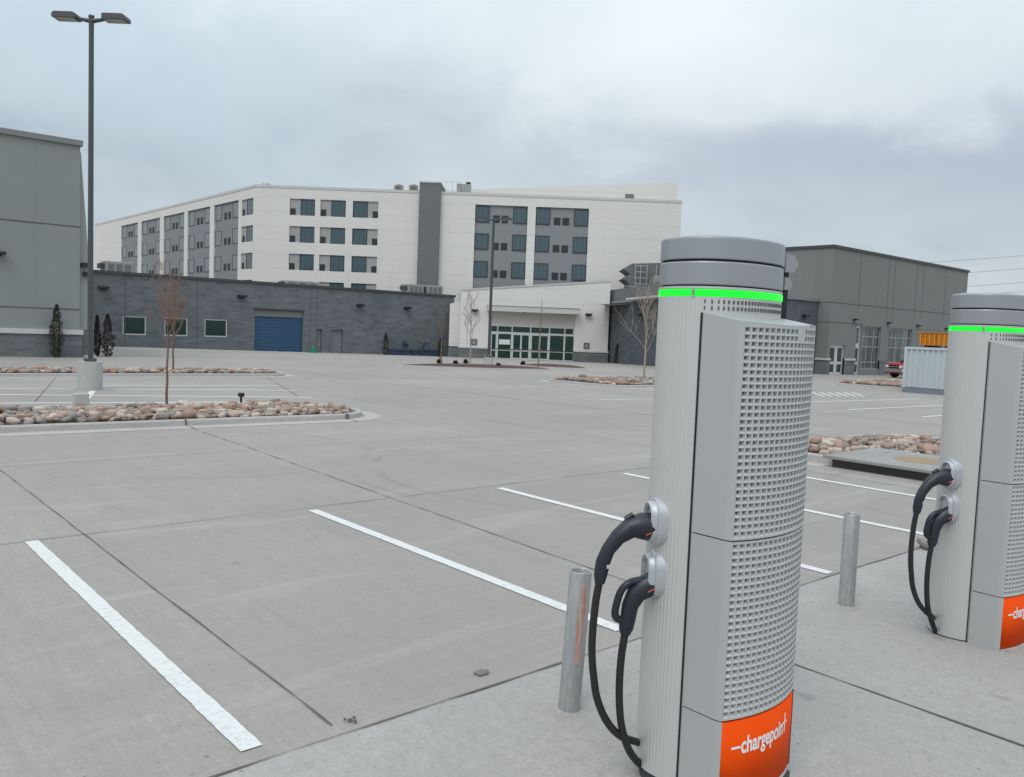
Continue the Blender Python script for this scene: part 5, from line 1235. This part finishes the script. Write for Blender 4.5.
# a darker cloud bank low on the right and brighter breaks overhead, edges torn by the noise
def bank(u, v, wl_, we, warp):
    d = ray(u, v).normalized(); r_ = t.n('ShaderNodeVectorMath', operation='DOT_PRODUCT'); t.l(co, r_.inputs[0]); r_.inputs[1].default_value = tuple(RT0)
    a = t.math('DIVIDE', t.math('SUBTRACT', t.math('ADD', r_.outputs['Value'], t.math('MULTIPLY', t.math('SUBTRACT', big, .5), warp*2)), d.dot(RT0)), wl_)
    e_ = t.math('DIVIDE', t.math('SUBTRACT', t.math('ADD', xyz[2], t.math('MULTIPLY', t.math('SUBTRACT', fine, .5), warp)), d.z), we)
    f_ = t.n('ShaderNodeVectorMath', operation='DOT_PRODUCT'); t.l(co, f_.inputs[0]); f_.inputs[1].default_value = tuple(FW0)
    g_ = t.math('EXPONENT', t.math('MULTIPLY', t.math('ADD', t.math('MULTIPLY', a, a), t.math('MULTIPLY', e_, e_)), -1.))
    return t.math('MULTIPLY', g_, t.rng(f_.outputs['Value'], 0, .3))
cl = t.mix(t.math('MULTIPLY', bank(850, 158, .34, .055, .22), .95), cl, (.405, .47, .565))
cl = t.mix(t.math('MULTIPLY', bank(640, 60, .32, .10, .25), .55), cl, (.745, .80, .82))
cl = t.mix(t.math('MULTIPLY', bank(980, 95, .22, .035, .15), .5), cl, (.72, .77, .80))
cl = t.mix(t.math('MULTIPLY', bank(120, 60, .24, .12, .25), .7), cl, (.47, .60, .675))
cl = t.mix(t.math('MULTIPLY', bank(760, 235, .5, .04, .1), .4), cl, (.64, .70, .745))
# overcast sky brightens towards the zenith
br = t.math('ADD', .96, t.math('MULTIPLY', t.math('POWER', zc, 1.6), 1.9))
cc = t.n('ShaderNodeVectorMath', operation='SCALE'); t.l(cl, cc.inputs[0]); t.l(t.math('MULTIPLY', br, SKYK), cc.inputs['Scale'])
fin = t.mix(.93, sky.outputs[0], cc.outputs[0])
t.l(fin, bg.inputs['Color']); bg.inputs['Strength'].default_value = .1

sl = bpy.data.lights.new('Sun', 'SUN'); sl.energy = 1.1; sl.angle = R(25); sl.color = (1, .97, .93)
so = bpy.data.objects.new('Sun', sl); COL.objects.link(so)
dv = Vector((math.cos(SUN_EL)*math.cos(SUN_AZ), math.cos(SUN_EL)*math.sin(SUN_AZ), math.sin(SUN_EL))); so.rotation_euler = dv.to_track_quat('Z', 'Y').to_euler(); so.location = (0, 0, 40)

cd = bpy.data.cameras.new('Camera'); cam = bpy.data.objects.new('Camera', cd); COL.objects.link(cam)
cd.sensor_fit = 'HORIZONTAL'; cd.sensor_width = 36; cd.lens = F/1024*36; cd.clip_start = .05; cd.clip_end = 6000
mw = Matrix((RT, UP, -FW)).transposed().to_4x4(); mw.translation = CAM; cam.matrix_world = mw
S.camera = cam
S.render.resolution_x = 1024; S.render.resolution_y = 777
S.view_settings.view_transform = 'Standard'; S.view_settings.look = 'None'; S.view_settings.gamma = 1; S.view_settings.exposure = 0.0; S.view_settings.use_curve_mapping = False
